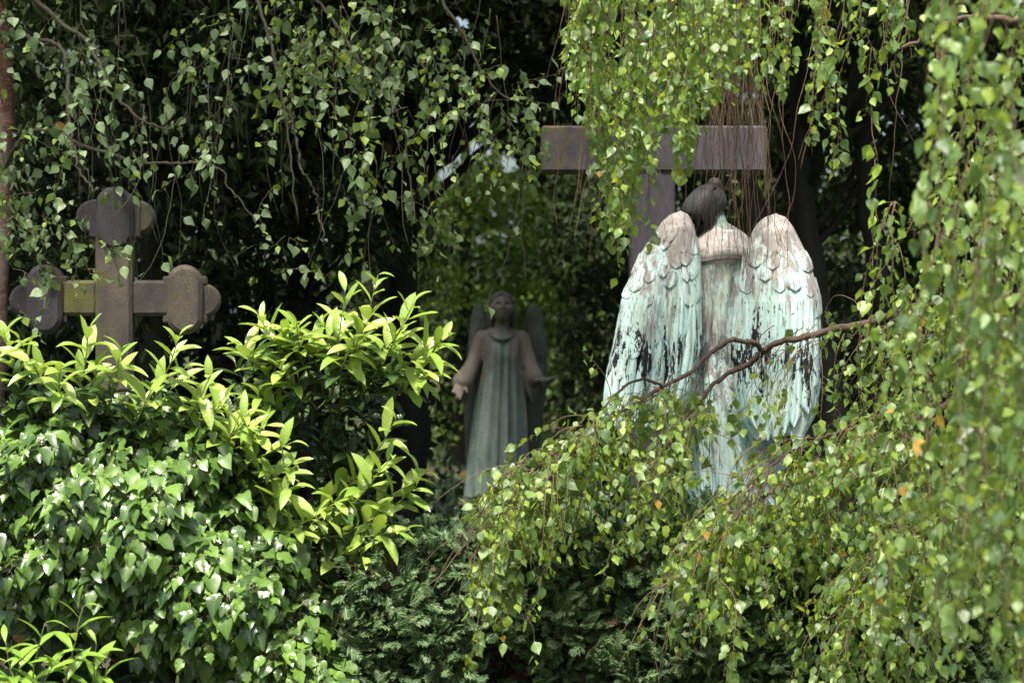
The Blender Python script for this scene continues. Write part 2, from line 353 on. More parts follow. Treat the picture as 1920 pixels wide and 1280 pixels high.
# ------------------------------------------------------------------ foliage bookkeeping
class Plant:
    ALL = []
    def __init__(s, root, leafname, crown, nparts=300, crownlabel=None):
        s.root, s.leafname, s.crown, s.nparts = root, leafname, crown, nparts
        s.pos, s.mat, s.tpl, s.var, s.mi = [], [], [], [], []; s.mats = []; Plant.ALL.append(s)
    def add(s, tpl, mat, pos, dirs, norms, size, aspect=None):
        pos = np.atleast_2d(np.asarray(pos, float)); n = len(pos)
        if n == 0: return
        d = nrm(np.broadcast_to(dirs, (n, 3)).astype(float)); z = np.broadcast_to(norms, (n, 3)).astype(float)
        z = nrm(z - (z * d).sum(1, keepdims=True) * d); x = np.cross(d, z)
        sz = np.broadcast_to(size, (n,)).astype(float); asp = rng.uniform(0.85, 1.15, n) if aspect is None else np.full(n, aspect)
        R = np.stack([x * (sz * asp)[:, None], d * sz[:, None], z * sz[:, None]], axis=2)
        if mat not in s.mats: s.mats.append(mat)
        s.pos.append(pos); s.mat.append(R); s.tpl += [tpl] * n; s.var.append(rng.integers(0, len(TPL[tpl]), n)); s.mi.append(np.full(n, s.mats.index(mat)))
    def finish(s):
        s.P = np.concatenate(s.pos); s.R = np.concatenate(s.mat); s.V = np.concatenate(s.var); s.M = np.concatenate(s.mi); s.T = np.array(s.tpl)

def build_foliage():
    """find the leaves that show largest; those become parts, the rest of each plant one mass"""
    W, H = 1024, 682
    plants = Plant.ALL; dep, idx, gid = [], [], []; base = 0
    for p in plants:
        p.finish(); p.base = base; n = len(p.P); base += n
        for t in sorted(set(p.T)):
            for v in range(len(TPL[t])):
                sel = np.where((p.T == t) & (p.V == v))[0]
                if len(sel) == 0: continue
                TV, TT, _ = TPL[t][v]; cen = TV[TT].mean(1); pts = np.concatenate([cen, TV])
                wpt = p.P[sel][:, None] + np.einsum('nij,kj->nki', p.R[sel], pts)
                px = 960 + wpt[..., 0] / (K * wpt[..., 1]); py = 640 - (wpt[..., 2] - EYE) / (K * wpt[..., 1])
                ix = np.floor(px * W / 1920).astype(int); iy = np.floor(py * H / 1280).astype(int)
                ok = (ix >= 0) & (ix < W) & (iy >= 0) & (iy < H)
                g = np.broadcast_to((sel + p.base)[:, None], ok.shape)
                dep.append(wpt[..., 1][ok]); idx.append((iy * W + ix)[ok]); gid.append(g[ok])
    dep = np.concatenate(dep); idx = np.concatenate(idx); gid = np.concatenate(gid)
    zb = np.full(W * H, 1e9); np.minimum.at(zb, idx, dep); win = dep <= zb[idx] + 1e-6
    seen = np.bincount(gid[win], minlength=base)
    for p in plants:
        n = len(p.P); sv = seen[p.base:p.base + n]; part = np.zeros(n, bool)
        if p.nparts:
            order = np.argsort(-sv, kind='stable')[:p.nparts]; order = order[sv[order] > 0]; part[order] = True
        ox = np.array(p.root.location); cache = {}
        for i in np.where(part)[0]:
            key = (p.T[i], int(p.V[i]), int(p.M[i]))
            if key not in cache:
                TV, TT, U = TPL[key[0]][key[1]]; cache[key] = mesh_tris(p.leafname, TV, TT, [p.mats[key[2]]], U)
            o = obj(p.leafname, cache[key], p.root); m4 = np.eye(4); m4[:3, :3] = p.R[i]; m4[:3, 3] = p.P[i] - ox
            o.matrix_local = Matrix(m4.tolist())
        rest = np.where(~part)[0]; Vs, Ts, Us, Ms, off = [], [], [], [], 0
        for t in sorted(set(p.T)):
            for v in range(len(TPL[t])):
                sel = rest[(p.T[rest] == t) & (p.V[rest] == v)]
                if len(sel) == 0: continue
                TV, TT, U = TPL[t][v]
                wv = p.P[sel][:, None] - ox + np.einsum('nij,kj->nki', p.R[sel], TV)
                Vs.append(wv.reshape(-1, 3)); Us.append(np.tile(U, (len(sel), 1)))
                Ts.append((TT[None] + (np.arange(len(sel)) * len(TV))[:, None, None]).reshape(-1, 3) + off)
                Ms.append(np.repeat(p.M[sel], len(TT))); off += len(sel) * len(TV)
        if Vs:
            o = obj(p.crown, mesh_tris(p.crown, np.concatenate(Vs), np.concatenate(Ts), p.mats, np.concatenate(Us), np.concatenate(Ms)), p.root)
            o["kind"] = "stuff"

def part_tubes(name, lines, radii, mat, root, sides=5):
    if not lines: return None
    V, T = tubes(lines, radii, sides)
    return obj(name, mesh_tris(name, V - np.array(root.location), T, [mat]), root)

def rvec(n, s=1.0): return rng.normal(0, s, (n, 3))

# ------------------------------------------------------------------ the ground
gx = np.linspace(-1, 1, 61); gx = np.sign(gx) * np.abs(gx) ** 2.2 * 300; gy = gx + 15
GX, GY = np.meshgrid(gx, gy); GZ = 0.05 * np.sin(GX * 0.9) * np.cos(GY * 0.7) * (np.abs(GX) < 40)
gi = (np.arange(60)[:, None] * 61 + np.arange(60)[None]).ravel()
ground = obj('ground', mesh_np('ground', np.stack([GX, GY, GZ], -1).reshape(-1, 3), np.stack([gi, gi + 1, gi + 62, gi + 61], -1), M['ground'], True))
tag(ground, 'dark earth and rough grass under the trees', kind='structure')

# ------------------------------------------------------------------ solid shapes for the stones and statues
def box_parts(lo, hi, bev=0.01):
    """box with chamfered edges (24 verts)"""
    lo, hi = np.array(lo, float), np.array(hi, float); V, F, idx = [], [], {}
    for sx in (0, 1):
        for sy in (0, 1):
            for sz in (0, 1):
                c = np.where([sx, sy, sz], hi, lo); inw = np.where([sx, sy, sz], -bev, bev)
                for ax in range(3):
                    v = c + inw; v[ax] = c[ax]; idx[(sx, sy, sz, ax)] = len(V); V.append(v)
    for ax in range(3):
        o = [a for a in range(3) if a != ax]
        for s in (0, 1):
            q = []
            for a, b in ((0, 0), (1, 0), (1, 1), (0, 1)):
                k = [0, 0, 0]; k[ax] = s; k[o[0]] = a; k[o[1]] = b; q.append(idx[(*k, ax)])
            F.append(q)
        for a in (0, 1):
            for b in (0, 1):
                k0 = [0, 0, 0]; k0[o[0]] = a; k0[o[1]] = b; k1 = list(k0); k1[ax] = 1
                F.append([idx[(*k0, o[0])], idx[(*k1, o[0])], idx[(*k1, o[1])], idx[(*k0, o[1])]])
    for k in [(a, b, c) for a in (0, 1) for b in (0, 1) for c in (0, 1)]: F.append([idx[(*k, 0)], idx[(*k, 1)], idx[(*k, 2)]])
    return np.array(V), F

def fix_normals(me):
    import bmesh
    bm = bmesh.new(); bm.from_mesh(me); bmesh.ops.recalc_face_normals(bm, faces=bm.faces); bm.to_mesh(me); bm.free(); return me

def add_box(name, lo, hi, mat, parent, bev=0.01):
    V, F = box_parts(lo, hi, bev); return obj(name, fix_normals(mesh_np(name, V, F, mat)), parent)

def extrude_outline(name, pts, y0, y1, mat, parent, bev=0.012):
    """closed outline in x,z extruded in depth with a chamfered front edge"""
    p = np.array(pts, float); n = len(p); c = p.mean(0)
    d = nrm(np.roll(p, -1, 0) - np.roll(p, 1, 0)); nn = np.stack([d[:, 1], -d[:, 0]], -1)
    if ((p - c) * nn).sum() < 0: nn = -nn
    inn = p - nn * bev
    rings = [(inn, y0), (p, y0 + bev), (p, y1 - bev), (inn, y1)]
    V = np.concatenate([np.stack([r[:, 0], np.full(n, y), r[:, 1]], -1) for r, y in rings])
    F = [[k * n + i, k * n + (i + 1) % n, (k + 1) * n + (i + 1) % n, (k + 1) * n + i] for k in range(3) for i in range(n)]
    F += [list(range(n)), list(range(3 * n, 4 * n))[::-1]]
    return obj(name, fix_normals(mesh_np(name, V, F, mat)), parent)

def pill(cx, cz, hw, hh, n=14):
    """upright pill outline: half width hw, half height hh"""
    r = hw; out = []
    for a in np.linspace(0, math.pi, n): out.append((cx + r * math.cos(a), cz + hh - r + r * math.sin(a)))
    for a in np.linspace(math.pi, 2 * math.pi, n): out.append((cx + r * math.cos(a), cz - hh + r + r * math.sin(a)))
    return out
def disc(cx, cz, rx, rz, n=28): return [(cx + rx * math.cos(a), cz + rz * math.sin(a)) for a in np.linspace(0, 2 * math.pi, n, endpoint=False)]

# ---- trefoil stone cross on the left
YC = 12.0; s = YC * K
tc = empty('trefoil_cross', (P(218, 640, YC)[0], YC, 0.0), 'weathered brown stone cross with rounded trefoil arm ends', 'cross')
tc.rotation_euler.z = math.radians(5)
def cx_(px): return (px - 218) * s
def cz_(py): return EYE - (py - 640) * s
add_box('shaft', (cx_(182), -0.10, 0.25), (cx_(250), 0.10, cz_(420)), M['cross_stone'], tc, 0.018)
tp = pill(cx_(218), (cz_(352) + cz_(470)) / 2, 35 * s, (cz_(352) - cz_(470)) / 2)
tag(extrude_outline('top_lobe', tp, -0.125, 0.11, M['cross_soot_shade'], tc, 0.02), 'soot-darkened rounded top of the cross')
for sx in (-1, 1):
    extrude_outline('side_lobe', disc(cx_(218 + sx * 44), cz_(408), 29 * s, 31 * s), -0.07, 0.09, M['cross_soot_shade'], tc, 0.015)
    add_box('lobe_step', (cx_(218 + sx * 38) - 9 * s, -0.085, cz_(447)), (cx_(218 + sx * 38) + 9 * s, 0.095, cz_(376)), M['cross_soot_shade'], tc, 0.008)
for sx, m_ in ((1, M['cross_stone']), (-1, M['cross_soot_shade'])):  # left lobes get the dark stone as a painted shadow
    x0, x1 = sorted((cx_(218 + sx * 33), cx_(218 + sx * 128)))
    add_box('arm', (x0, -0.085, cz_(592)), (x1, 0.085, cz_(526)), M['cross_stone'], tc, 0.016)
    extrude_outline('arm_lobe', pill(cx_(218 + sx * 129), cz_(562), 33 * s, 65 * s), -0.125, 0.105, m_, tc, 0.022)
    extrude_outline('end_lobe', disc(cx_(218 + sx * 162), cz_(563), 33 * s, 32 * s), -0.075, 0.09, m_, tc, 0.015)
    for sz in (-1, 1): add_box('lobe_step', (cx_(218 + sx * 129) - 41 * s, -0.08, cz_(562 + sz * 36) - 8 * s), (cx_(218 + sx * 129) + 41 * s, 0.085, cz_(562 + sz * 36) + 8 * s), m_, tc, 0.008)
add_box('plinth', (-0.33, -0.24, -0.02), (0.33, 0.24, 0.27), M['cross_stone'], tc, 0.03)

# ---- plain dark cross behind the angel
YX = 11.78; s = YX * K
pc = empty('plain_cross', (P(1224, 640, YX)[0], YX + 0.1, 0.0), 'tall plain dark violet-grey cross in front of the angel', 'cross')
add_box('upright', ((1182 - 1224) * s, -0.1, -0.02), ((1266 - 1224) * s, 0.1, EYE - (40 - 640) * s), M['cross_dark'], pc, 0.008)
add_box('crossbar', ((1015 - 1224) * s, -0.112, EYE - (322 - 640) * s), ((1437 - 1224) * s, 0.112, EYE - (236 - 640) * s), M['cross_dark'], pc, 0.010)
add_box('base', (-0.3, -0.22, -0.02), (0.3, 0.25, 0.2), M['cross_dark'], pc, 0.02)

# ------------------------------------------------------------------ statue tools
def loft(sec, n=110, rows=90, fold=None):
    """sec rows: (z, cx, cy, rx, ry) from top to bottom"""
    S_ = curve(np.array(sec, float), rows); th = np.linspace(0, 2 * np.pi, n, endpoint=False)
    V = []
    for k, (z, cx, cy, rx, ry) in enumerate(S_):
        f = 1.0 + (fold(th, z, k / (rows - 1)) if fold else 0.0)
        V.append(np.stack([cx + rx * np.cos(th) * f, cy + ry * np.sin(th) * f, np.full(n, z)], -1))
    V = np.concatenate(V + [np.array([[S_[0, 1], S_[0, 2], S_[0, 0]]]), np.array([[S_[-1, 1], S_[-1, 2], S_[-1, 0]]])])
    T = []
    i = np.arange(rows - 1)[:, None] * n; j = np.arange(n)[None]; j2 = (j + 1) % n
    q = np.stack([i + j, i + n + j, i + n + j2, i + j2], -1).reshape(-1, 4)
    T.append(np.concatenate([q[:, [0, 1, 2]], q[:, [0, 2, 3]]]))
    jj = np.arange(n); k2 = (jj + 1) % n
    T.append(np.stack([np.full(n, rows * n), jj, k2], -1)); T.append(np.stack([np.full(n, rows * n + 1), (rows - 1) * n + k2, (rows - 1) * n + jj], -1))
    return V, np.concatenate(T)

def ball(c, r, n=24, m=16, R=None):
    th = np.linspace(0, 2 * np.pi, n, endpoint=False); ph = np.linspace(0, np.pi, m + 1)[1:-1]
    V = [np.stack([np.sin(p) * np.cos(th), np.sin(p) * np.sin(th), np.full(n, np.cos(p))], -1) for p in ph]
    V = np.concatenate(V + [np.array([[0, 0, 1.0], [0, 0, -1.0]])]); T = []
    for k in range(m - 2):
        for j in range(n):
            a, b, c_, d = k * n + j, k * n + (j + 1) % n, (k + 1) * n + (j + 1) % n, (k + 1) * n + j; T += [(a, d, c_), (a, c_, b)]
    e = n * (m - 1)
    for j in range(n): T += [(e, j, (j + 1) % n), (e + 1, (m - 2) * n + (j + 1) % n, (m - 2) * n + j)]
    V = V * np.array(r)
    if R is not None: V = V @ np.array(R).T
    return V + np.array(c), np.array(T)

def limb(pts, rad, n=16, sub=5):
    """tapered limb with round ends"""
    L = curve(np.array([list(p) + [r] for p, r in zip(pts, rad)], float), sub * (len(pts) - 1) + 1)
    out = [tubes([L[:, :3]], [L[:, 3]], n)]
    out += [ball(L[0, :3], [L[0, 3]] * 3, 16, 10), ball(L[-1, :3], [L[-1, 3]] * 3, 16, 10)]
    return join(out)

def join(parts):
    Vs, Ts, o = [], [], 0
    for V, T in parts: Vs.append(np.asarray(V)); Ts.append(np.asarray(T) + o); o += len(V)
    return np.concatenate(Vs), np.concatenate(Ts)

def remesh(name, VT, voxel, mat, parent, smooth_it=3, smooth_f=0.5):
    me = mesh_tris(name + '_raw', VT[0], VT[1], [mat]); fix_normals(me)
    o = bpy.data.objects.new('tmp', me); COL.objects.link(o)
    m = o.modifiers.new('r', 'REMESH'); m.mode = 'VOXEL'; m.voxel_size = voxel; m.use_smooth_shade = True
    if smooth_it: sm = o.modifiers.new('s', 'SMOOTH'); sm.factor = smooth_f; sm.iterations = smooth_it
    dg = bpy.context.evaluated_depsgraph_get(); dg.update()
    ne = bpy.data.meshes.new_from_object(o.evaluated_get(dg)); ne.name = name
    bpy.data.objects.remove(o); bpy.data.meshes.remove(me)
    ne.materials.clear(); ne.materials.append(mat)
    ne.polygons.foreach_set("use_smooth", [True] * len(ne.polygons))
    return obj(name, ne, parent)

def head_mesh(c, h, R):
    """h = half height; R columns: right, forward, up"""
    V, T = ball((0, 0, 0), (1, 1, 1), 72, 56)
    x, y, z = V[:, 0].copy(), V[:, 1].copy(), V[:, 2].copy()
    jaw = 1 - 0.34 * np.clip(-z - 0.15, 0, 1) ** 1.0
    X = x * 0.74 * jaw; ex = 1 - 0.45 * np.exp(-(X / 1.0) ** 2) * np.clip(0.6 - z, 0, 1)
    Yv = np.where(y > 0, np.abs(y) ** ex, y) * 0.90 * (1 - 0.10 * np.clip(-z - 0.3, 0, 1)); Z = z * 1.0
    fr = np.clip(y, 0, 1) ** 0.5 * (y > 0)
    g = lambda cx, cz, wx, wz: np.exp(-((X - cx) / wx) ** 2 - ((Z - cz) / wz) ** 2)
    d = 0.20 * g(0, -0.16, 0.10, 0.09) + 0.14 * g(0, 0.02, 0.08, 0.16) + 0.06 * g(0, 0.26, 0.5, 0.08)
    d += -0.22 * (g(0.27, 0.09, 0.15, 0.10) + g(-0.27, 0.09, 0.15, 0.10)) + 0.05 * (g(0.27, 0.07, 0.09, 0.05) + g(-0.27, 0.07, 0.09, 0.05))
    d += 0.07 * g(0, -0.43, 0.17, 0.05) + 0.07 * g(0, -0.55, 0.14, 0.05) - 0.07 * g(0, -0.49, 0.2, 0.03) + 0.06 * g(0, -0.78, 0.22, 0.13)
    d += 0.05 * (g(0.36, -0.22, 0.18, 0.16) + g(-0.36, -0.22, 0.18, 0.16))
    Yv = Yv + d * fr
    V = np.stack([X, Yv, Z], -1)
    parts = [(V, T)]
    for sx in (-1, 1): parts.append(ball((sx * 0.73, -0.05, 0.0), (0.07, 0.14, 0.2), 12, 8))
    V, T = join(parts)
    return (V * h) @ np.array(R).T + np.array(c), T

def hand_mesh(wrist, d, palm_n, L=0.18, curl=0.5, side=1):
    """palm plus five fingers; d = pointing direction, palm_n = direction the palm faces"""
    d = nrm(np.array(d, float)); pn = np.array(palm_n, float); pn = nrm(pn - pn.dot(d) * d); sd = np.cross(d, pn) * side
    W_ = np.array(wrist, float); R = np.stack([sd, d, pn], 1); pl = L * 0.5
    parts = [ball(W_ + d * pl * 0.5, (L * 0.24, pl * 0.62, L * 0.09), 16, 12, R)]
    for k, (off, ln) in enumerate(((-0.18, 0.40), (-0.06, 0.46), (0.06, 0.43), (0.17, 0.34))):
        p0 = W_ + d * pl * 0.88 + sd * off * L; pts = [p0]; dd = d + sd * off * 0.4; ang = 0
        for q in range(3):
            ang += curl * (0.5 + 0.25 * k * 0.5); v = nrm(dd * math.cos(ang) + pn * math.sin(ang)); pts.append(pts[-1] + v * ln * L * (0.44, 0.32, 0.24)[q])
        parts.append(limb(pts, [L * 0.055, L * 0.05, L * 0.045, L * 0.036], 8, 2))
    t0 = W_ + d * pl * 0.25 - sd * L * 0.18; t1 = t0 - sd * L * 0.14 + d * L * 0.14 + pn * L * 0.04; t2 = t1 + d * L * 0.15 + pn * L * 0.05 - sd * .02 * L
    parts.append(limb([t0, t1, t2], [L * 0.075, L * 0.058, L * 0.042], 8, 3))
    return join(parts)

def hair_cap(c, h, R, face_drop=0.25, groove=0.045, back=1.0, length=0.25):
    """hair shell over the skull with combed strands; open over the face"""
    V, T = ball((0, 0, 0), (1, 1, 1), 120, 60); x, y, z = V.T
    th = np.arctan2(x, -y); st = groove * np.sin(th * 19 + 2.5 * np.sin(z * 2) + 1.5 * np.sin(th * 3)) + 0.6 * groove * np.sin(th * 37 - z * 2)
    r = 1.0 + st * np.clip(1.2 - z ** 2, 0, 1)
    X = x * 0.86 * r; Y_ = (y * 1.0 * r - 0.10) * np.where(y < 0, back, 1.0); Z = z * 1.0 * r + 0.10
    face = (y > 0.25) & (z < 0.52)
    Y_ = np.where(face, np.minimum(Y_, 0.45 - 0.35 * np.clip(0.55 - z, 0, 1)), Y_)
    low = np.clip(-z, 0, 1); Z = Z - length * low; X = X * (1 - 0.25 * low)
    return (np.stack([X, Y_, Z], -1) * h) @ np.array(R).T + np.array(c), T

def rot(yaw=0, pitch=0, roll=0):
    return np.array(Matrix.Rotation(math.radians(yaw), 3, 'Z') @ Matrix.Rotation(math.radians(pitch), 3, 'X') @ Matrix.Rotation(math.radians(roll), 3, 'Y'))

class Wing:
    """a closed wing body whose back face S(u,v) carries feathers; outline given in local x,z, v from top to bottom"""
    def __init__(s, left, right, ybase, bulge, back=0.03, sgn=-1):
        s.L, s.R = np.array(left, float), np.array(right, float); s.yb, s.bu, s.back, s.sgn = ybase, bulge, back, sgn
        s.zt, s.zb = s.L[0, 1], s.L[-1, 1]
    def xs(s, v):
        z = s.zt + (s.zb - s.zt) * v
        l = np.interp(-z, -s.L[:, 1], s.L[:, 0]); r = np.interp(-z, -s.R[:, 1], s.R[:, 0]); return l, r, z
    def S(s, u, v, h=0.0):
        v = np.asarray(v, float); u = np.asarray(u, float); vc = np.clip(v, 0, 1); l, r, z = s.xs(vc); z = z + (s.zb - s.zt) * (v - vc)
        x = l + (r - l) * u; uc = np.clip(u, 0.0, 1.0)
        b = np.interp(vc, [0, 0.08, 0.3, 0.7, 1], [0.25, 0.8, 1, 0.75, 0.4]) * s.bu * np.sin(np.pi * uc) ** 0.6
        y = np.interp(vc, [0, 1], s.yb) + s.sgn * (b + h); return np.stack([x + 0 * y, y, z + 0 * y], -1)
    def body(s, name, mat, parent, nu=28, nv=50):
        v = np.linspace(0, 1, nv) ** 1.3; u = (1 - np.cos(np.linspace(0, np.pi, nu))) / 2
        U, Vv = np.meshgrid(u, v); A = s.S(U, Vv).reshape(-1, 3); B = A.copy(); B[:, 1] = np.interp(Vv.ravel(), [0, 1], s.yb) - s.sgn * s.back * np.sin(np.pi * U.ravel()) ** 0.5
        i = (np.arange(nv - 1)[:, None] * nu + np.arange(nu - 1)[None]).ravel(); q = np.stack([i, i + 1, i + nu + 1, i + nu], -1)
        T = np.concatenate([q[:, [0, 1, 2]], q[:, [0, 2, 3]]]); n = len(A); T = np.concatenate([T, T[:, ::-1] + n])
        e = []
        for a, b in [(k, k + 1) for k in range(nu - 1)] + [((nv - 1) * nu + k + 1, (nv - 1) * nu + k) for k in range(nu - 1)]: e += [(a, a + n, b + n), (a, b + n, b)]
        me = mesh_tris(name, np.concatenate([A, B]), np.concatenate([T, np.array(e)]), [mat])
        import bmesh
        bm = bmesh.new(); bm.from_mesh(me); bmesh.ops.remove_doubles(bm, verts=bm.verts, dist=1e-5); bmesh.ops.recalc_face_normals(bm, faces=bm.faces); bm.to_mesh(me); bm.free()
        return obj(name, me, parent)
    def feather(s, u0, v0, u1, v1, wu, mat, parent, h0=0.002, h1=0.012, tip=0.55, nu=7, nv=12, cam=0.006, wob=0.0):
        """one feather from (u0,v0) to its tip (u1,v1); wu = half width in u"""
        m_ = nv // 2; t = np.concatenate([np.linspace(0, tip, nv - m_, endpoint=False), tip + (1 - tip) * np.sin(np.linspace(0, np.pi / 2, m_))])
        wv = np.where(t < tip, 0.86 + 0.14 * np.sin(t / tip * np.pi / 2), np.sqrt(np.clip(1 - ((t - tip) / (1 - tip)) ** 2, 0, 1))); wv[-1] = 0.03
        a = np.linspace(-1, 1, nu); A_, T_ = np.meshgrid(a, t)
        bend = wob * np.sin(T_ * np.pi)
        U = u0 + (u1 - u0) * T_ + bend + wu * A_ * wv[:, None]; Vv = v0 + (v1 - v0) * T_
        U = np.clip(U, -0.02, 1.02)
        h = h0 + (h1 - h0) * T_ + cam * (1 - A_ ** 2) - 0.5 * cam * np.exp(-(A_ / 0.22) ** 2)
        top = s.S(U, Vv, h).reshape(-1, 3); bot = s.S(U, Vv, -0.004 + 0 * h).reshape(-1, 3); n = len(top)
        i = (np.arange(nv - 1)[:, None] * nu + np.arange(nu - 1)[None]).ravel(); q = np.stack([i, i + 1, i + nu + 1, i + nu], -1)
        F = [tuple(r) for r in q]; rim = [k for k in range(nu)] + [r * nu + nu - 1 for r in range(1, nv)] + [(nv - 1) * nu + k for k in range(nu - 2, -1, -1)] + [r * nu for r in range(nv - 2, 0, -1)]
        F += [(rim[k], rim[k] + n, rim[(k + 1) % len(rim)] + n, rim[(k + 1) % len(rim)]) for k in range(len(rim))]
        me = fix_normals(mesh_np('feather', np.concatenate([top, bot]), F, mat, True))
        me.set_sharp_from_angle(angle=math.radians(48)); return obj('feather', me, parent)

# ---- the bronze angel seen from behind
YA = 11.3; s = YA * K; A0 = np.array([P(1350, 640, YA)[0], YA, 0.45])
angel = empty('winged_angel_statue', A0, 'pale verdigris bronze angel seen from behind with tall feathered wings, beside the dark cross', 'statue')
def a_(px, py, y=0.0): return np.array([(px - 1350) * s, y, EYE - (py - 640) * s - A0[2]])
def az(py): return a_(0, py)[2]
def a_sec(py, px, rx, ry, cy=0.0): return (az(py), (px - 1350) * s, cy, rx * s, ry)
body = [loft([a_sec(418, 1350, 17, .04, .02), a_sec(433, 1355, 36, .06, .01), a_sec(450, 1354, 52, .082), a_sec(476, 1352, 70, .112), a_sec(520, 1344, 64, .082), a_sec(600, 1340, 54, .064), a_sec(680, 1341, 52, .064),
               a_sec(760, 1356, 76, .14), a_sec(850, 1378, 84, .165), a_sec(950, 1388, 92, .19), a_sec(1040, 1392, 104, .22), a_sec(1101, 1392, 114, .25)], 160, 120,
              lambda th, z, k: np.clip((k - 0.33) * 9, 0, 1) * (0.11 * np.sin(th * 13 + 1.6 * np.sin(z * 3.1) + z * 1.2) + 0.07 * np.sin(th * 23 - z * 2.2 + 1)))]
body.append(limb([a_(1352, 470, .0), a_(1349, 435, .01), a_(1340, 395, .05)], [.07, .048, .046]))                       # neck
RH = rot(28, -18, -20)
body.append(head_mesh(a_(1322, 393, .085), .102, RH))
body.append(limb([a_(1298, 472, .02), a_(1262, 540, .10), a_(1262, 545, .30), a_(1252, 515, .42)], [.075, .062, .048, .04]))     # arm round the cross
body.append(hand_mesh(a_(1252, 513, .41), (-.2, .25, .9), (.1, 1, 0), .17, .35, 1))
body.append(limb([a_(1394, 486, .03), a_(1412, 545, .16), a_(1340, 520, .36), a_(1292, 486, .44)], [.07, .058, .046, .036]))     # other arm, reaching forward
body.append(hand_mesh(a_(1292, 486, .44), (-.8, .35, .4), (-.2, 1, 0), .17, .5, -1))
ab = remesh('body', join(body), 0.0075, M['verdigris_body'], angel)
ab.data.materials.append(M['skin']); cc = np.empty(len(ab.data.polygons) * 3, np.float32); ab.data.polygons.foreach_get('center', cc); cc = cc.reshape(-1, 3)
ab.data.polygons.foreach_set('material_index', ((cc[:, 2] + .02 * np.sin(cc[:, 0] * 30) > az(427)) | (cc[:, 1] > .18)).astype(np.int32))
hc = hair_cap(a_(1322, 387, .062), .102, rot(28, -18, 40), groove=0.02, back=1.05, length=0.05)
lk = [hc, ball(a_(1341, 345, .04), (.036, .036, .034), 24, 16)]
for k in range(11):                                    # swept locks over the side and nape
    q = k / 10.0; b_y = -.055 * math.sin(.35 + q * 2.4)
    lk.append(limb([a_(1340 - 12 * q, 350 + 6 * q, b_y * .3 - .01), a_(1300 + 40 * q, 366 + 10 * q, b_y - .012), a_(1282 + 50 * q, 394 + 8 * q, b_y - .024), a_(1288 + 46 * q + 4 * math.sin(k * 2.3), 418 + 6 * math.sin(k * 1.7), b_y - .004)], [.008, .0135, .0145, .008], 12, 6))
for k in range(5):
    q = k / 4.0; lk.append(limb([a_(1296 + 26 * q, 405, .0), a_(1298 + 24 * q, 425, .0 - .015 * q), a_(1308 + 12 * q, 447, .02)], [.014, .017, .006], 10, 5))
hair = remesh('hair', join(lk), 0.0045, M['hair'], angel, 1, .3)
yk = loft([a_sec(431, 1354, 34, .058, .01), a_sec(440, 1355, 44, .071), a_sec(452, 1354, 55, .087), a_sec(476, 1352, 71.5, .1145), a_sec(491, 1350, 70.5, .1065)], 120, 30,
          lambda th, z, k: 0.014 * np.exp(-((k - .96) / .03) ** 2))
yk[0][:, 2] += np.where(yk[0][:, 2] < az(470), .010 * np.sin(yk[0][:, 0] * 18 + 1), 0)
o = obj('yoke', fix_normals(mesh_tris('yoke', yk[0], yk[1], [M['verdigris_body']])), angel)
def wing_a(left, right, rows, prim, yb):
    wg = Wing([(a_(x, y)[0], a_(x, y)[2]) for x, y in left], [(a_(x, y)[0], a_(x, y)[2]) for x, y in right], yb, 0.12)
    wo_ = wg.body('wing', M['verdigris'], angel); V_ = M['verdigris']
    for (u0, u1, v0, v1, wu, wob) in prim: wg.feather(u0, v0, u1, v1, wu * .94, V_, wo_, 0.002, 0.020, 0.90, 11, 24, 0.018, wob)
    for (v, n, ln, h) in rows:
        off = rng.uniform(-.3, .3)
        for k in range(-1, n + 1):
            u = (k + 0.5 + off) / n + rng.uniform(-.035, .035)
            if not .03 < u < .97: continue
            vv = v + 0.03 * (abs(u - 0.5) * 2) ** 2 + rng.uniform(-.035, .035); wu = 0.60 / n * rng.uniform(.7, 1.25); L_ = ln * rng.uniform(.7, 1.3)
            tipf = 1 - min(.5, .37 * wu / L_ * 1.1)
            wg.feather(u + rng.uniform(-.04, .04), vv, u + rng.uniform(-.03, .03), vv + L_, wu, V_, wo_, h * .05, h * rng.uniform(.2, .75), tipf, 9, 16, 0.007, rng.uniform(-.02, .02))
    return wg
rowsA = [(0.36, 6, 0.34, .030), (0.31, 5, 0.24, .016), (0.26, 5, 0.17, .018), (0.215, 6, 0.13, .018), (0.165, 6, 0.10, .016), (0.12, 5, 0.085, .013), (0.085, 4, 0.075, .010)]
primA = [(0.14 + 0.145 * k, 0.09 + 0.155 * k, 0.40, (0.93, 0.97, 0.99, 1.0, 0.98, 0.94)[k], 0.083, 0.02 * (k - 2.5)) for k in range(6)]
wing_a([(1272, 398), (1252, 405), (1238, 418), (1196, 480), (1162, 560), (1142, 660), (1128, 740), (1122, 800)],
       [(1272, 398), (1287, 405), (1297, 424), (1309, 480), (1311, 560), (1304, 650), (1290, 735), (1262, 800)], rowsA, primA, (-.13, -.25))
rowsB = [(0.66, 5, 0.27, .030), (0.40, 6, 0.28, .028), (0.33, 5, 0.21, .018), (0.265, 4, 0.17, .021), (0.205, 5, 0.135, .021), (0.155, 4, 0.11, .018), (0.115, 4, 0.09, .013)]
primB = [(0.12 + 0.15 * k, 0.14 + 0.145 * k, 0.40, (0.97, 1.02, 1.03, 1.0, 0.96, 0.9)[k], 0.083, 0.015 * (2.5 - k)) for k in range(6)]
wing_a([(1448, 403), (1428, 410), (1412, 424), (1388, 470), (1376, 550), (1366, 640), (1366, 720), (1378, 775), (1398, 812)],
       [(1448, 403), (1468, 410), (1482, 430), (1511, 490), (1528, 560), (1531, 640), (1528, 720), (1518, 775), (1496, 812)], rowsB, primB, (-.13, -.25))
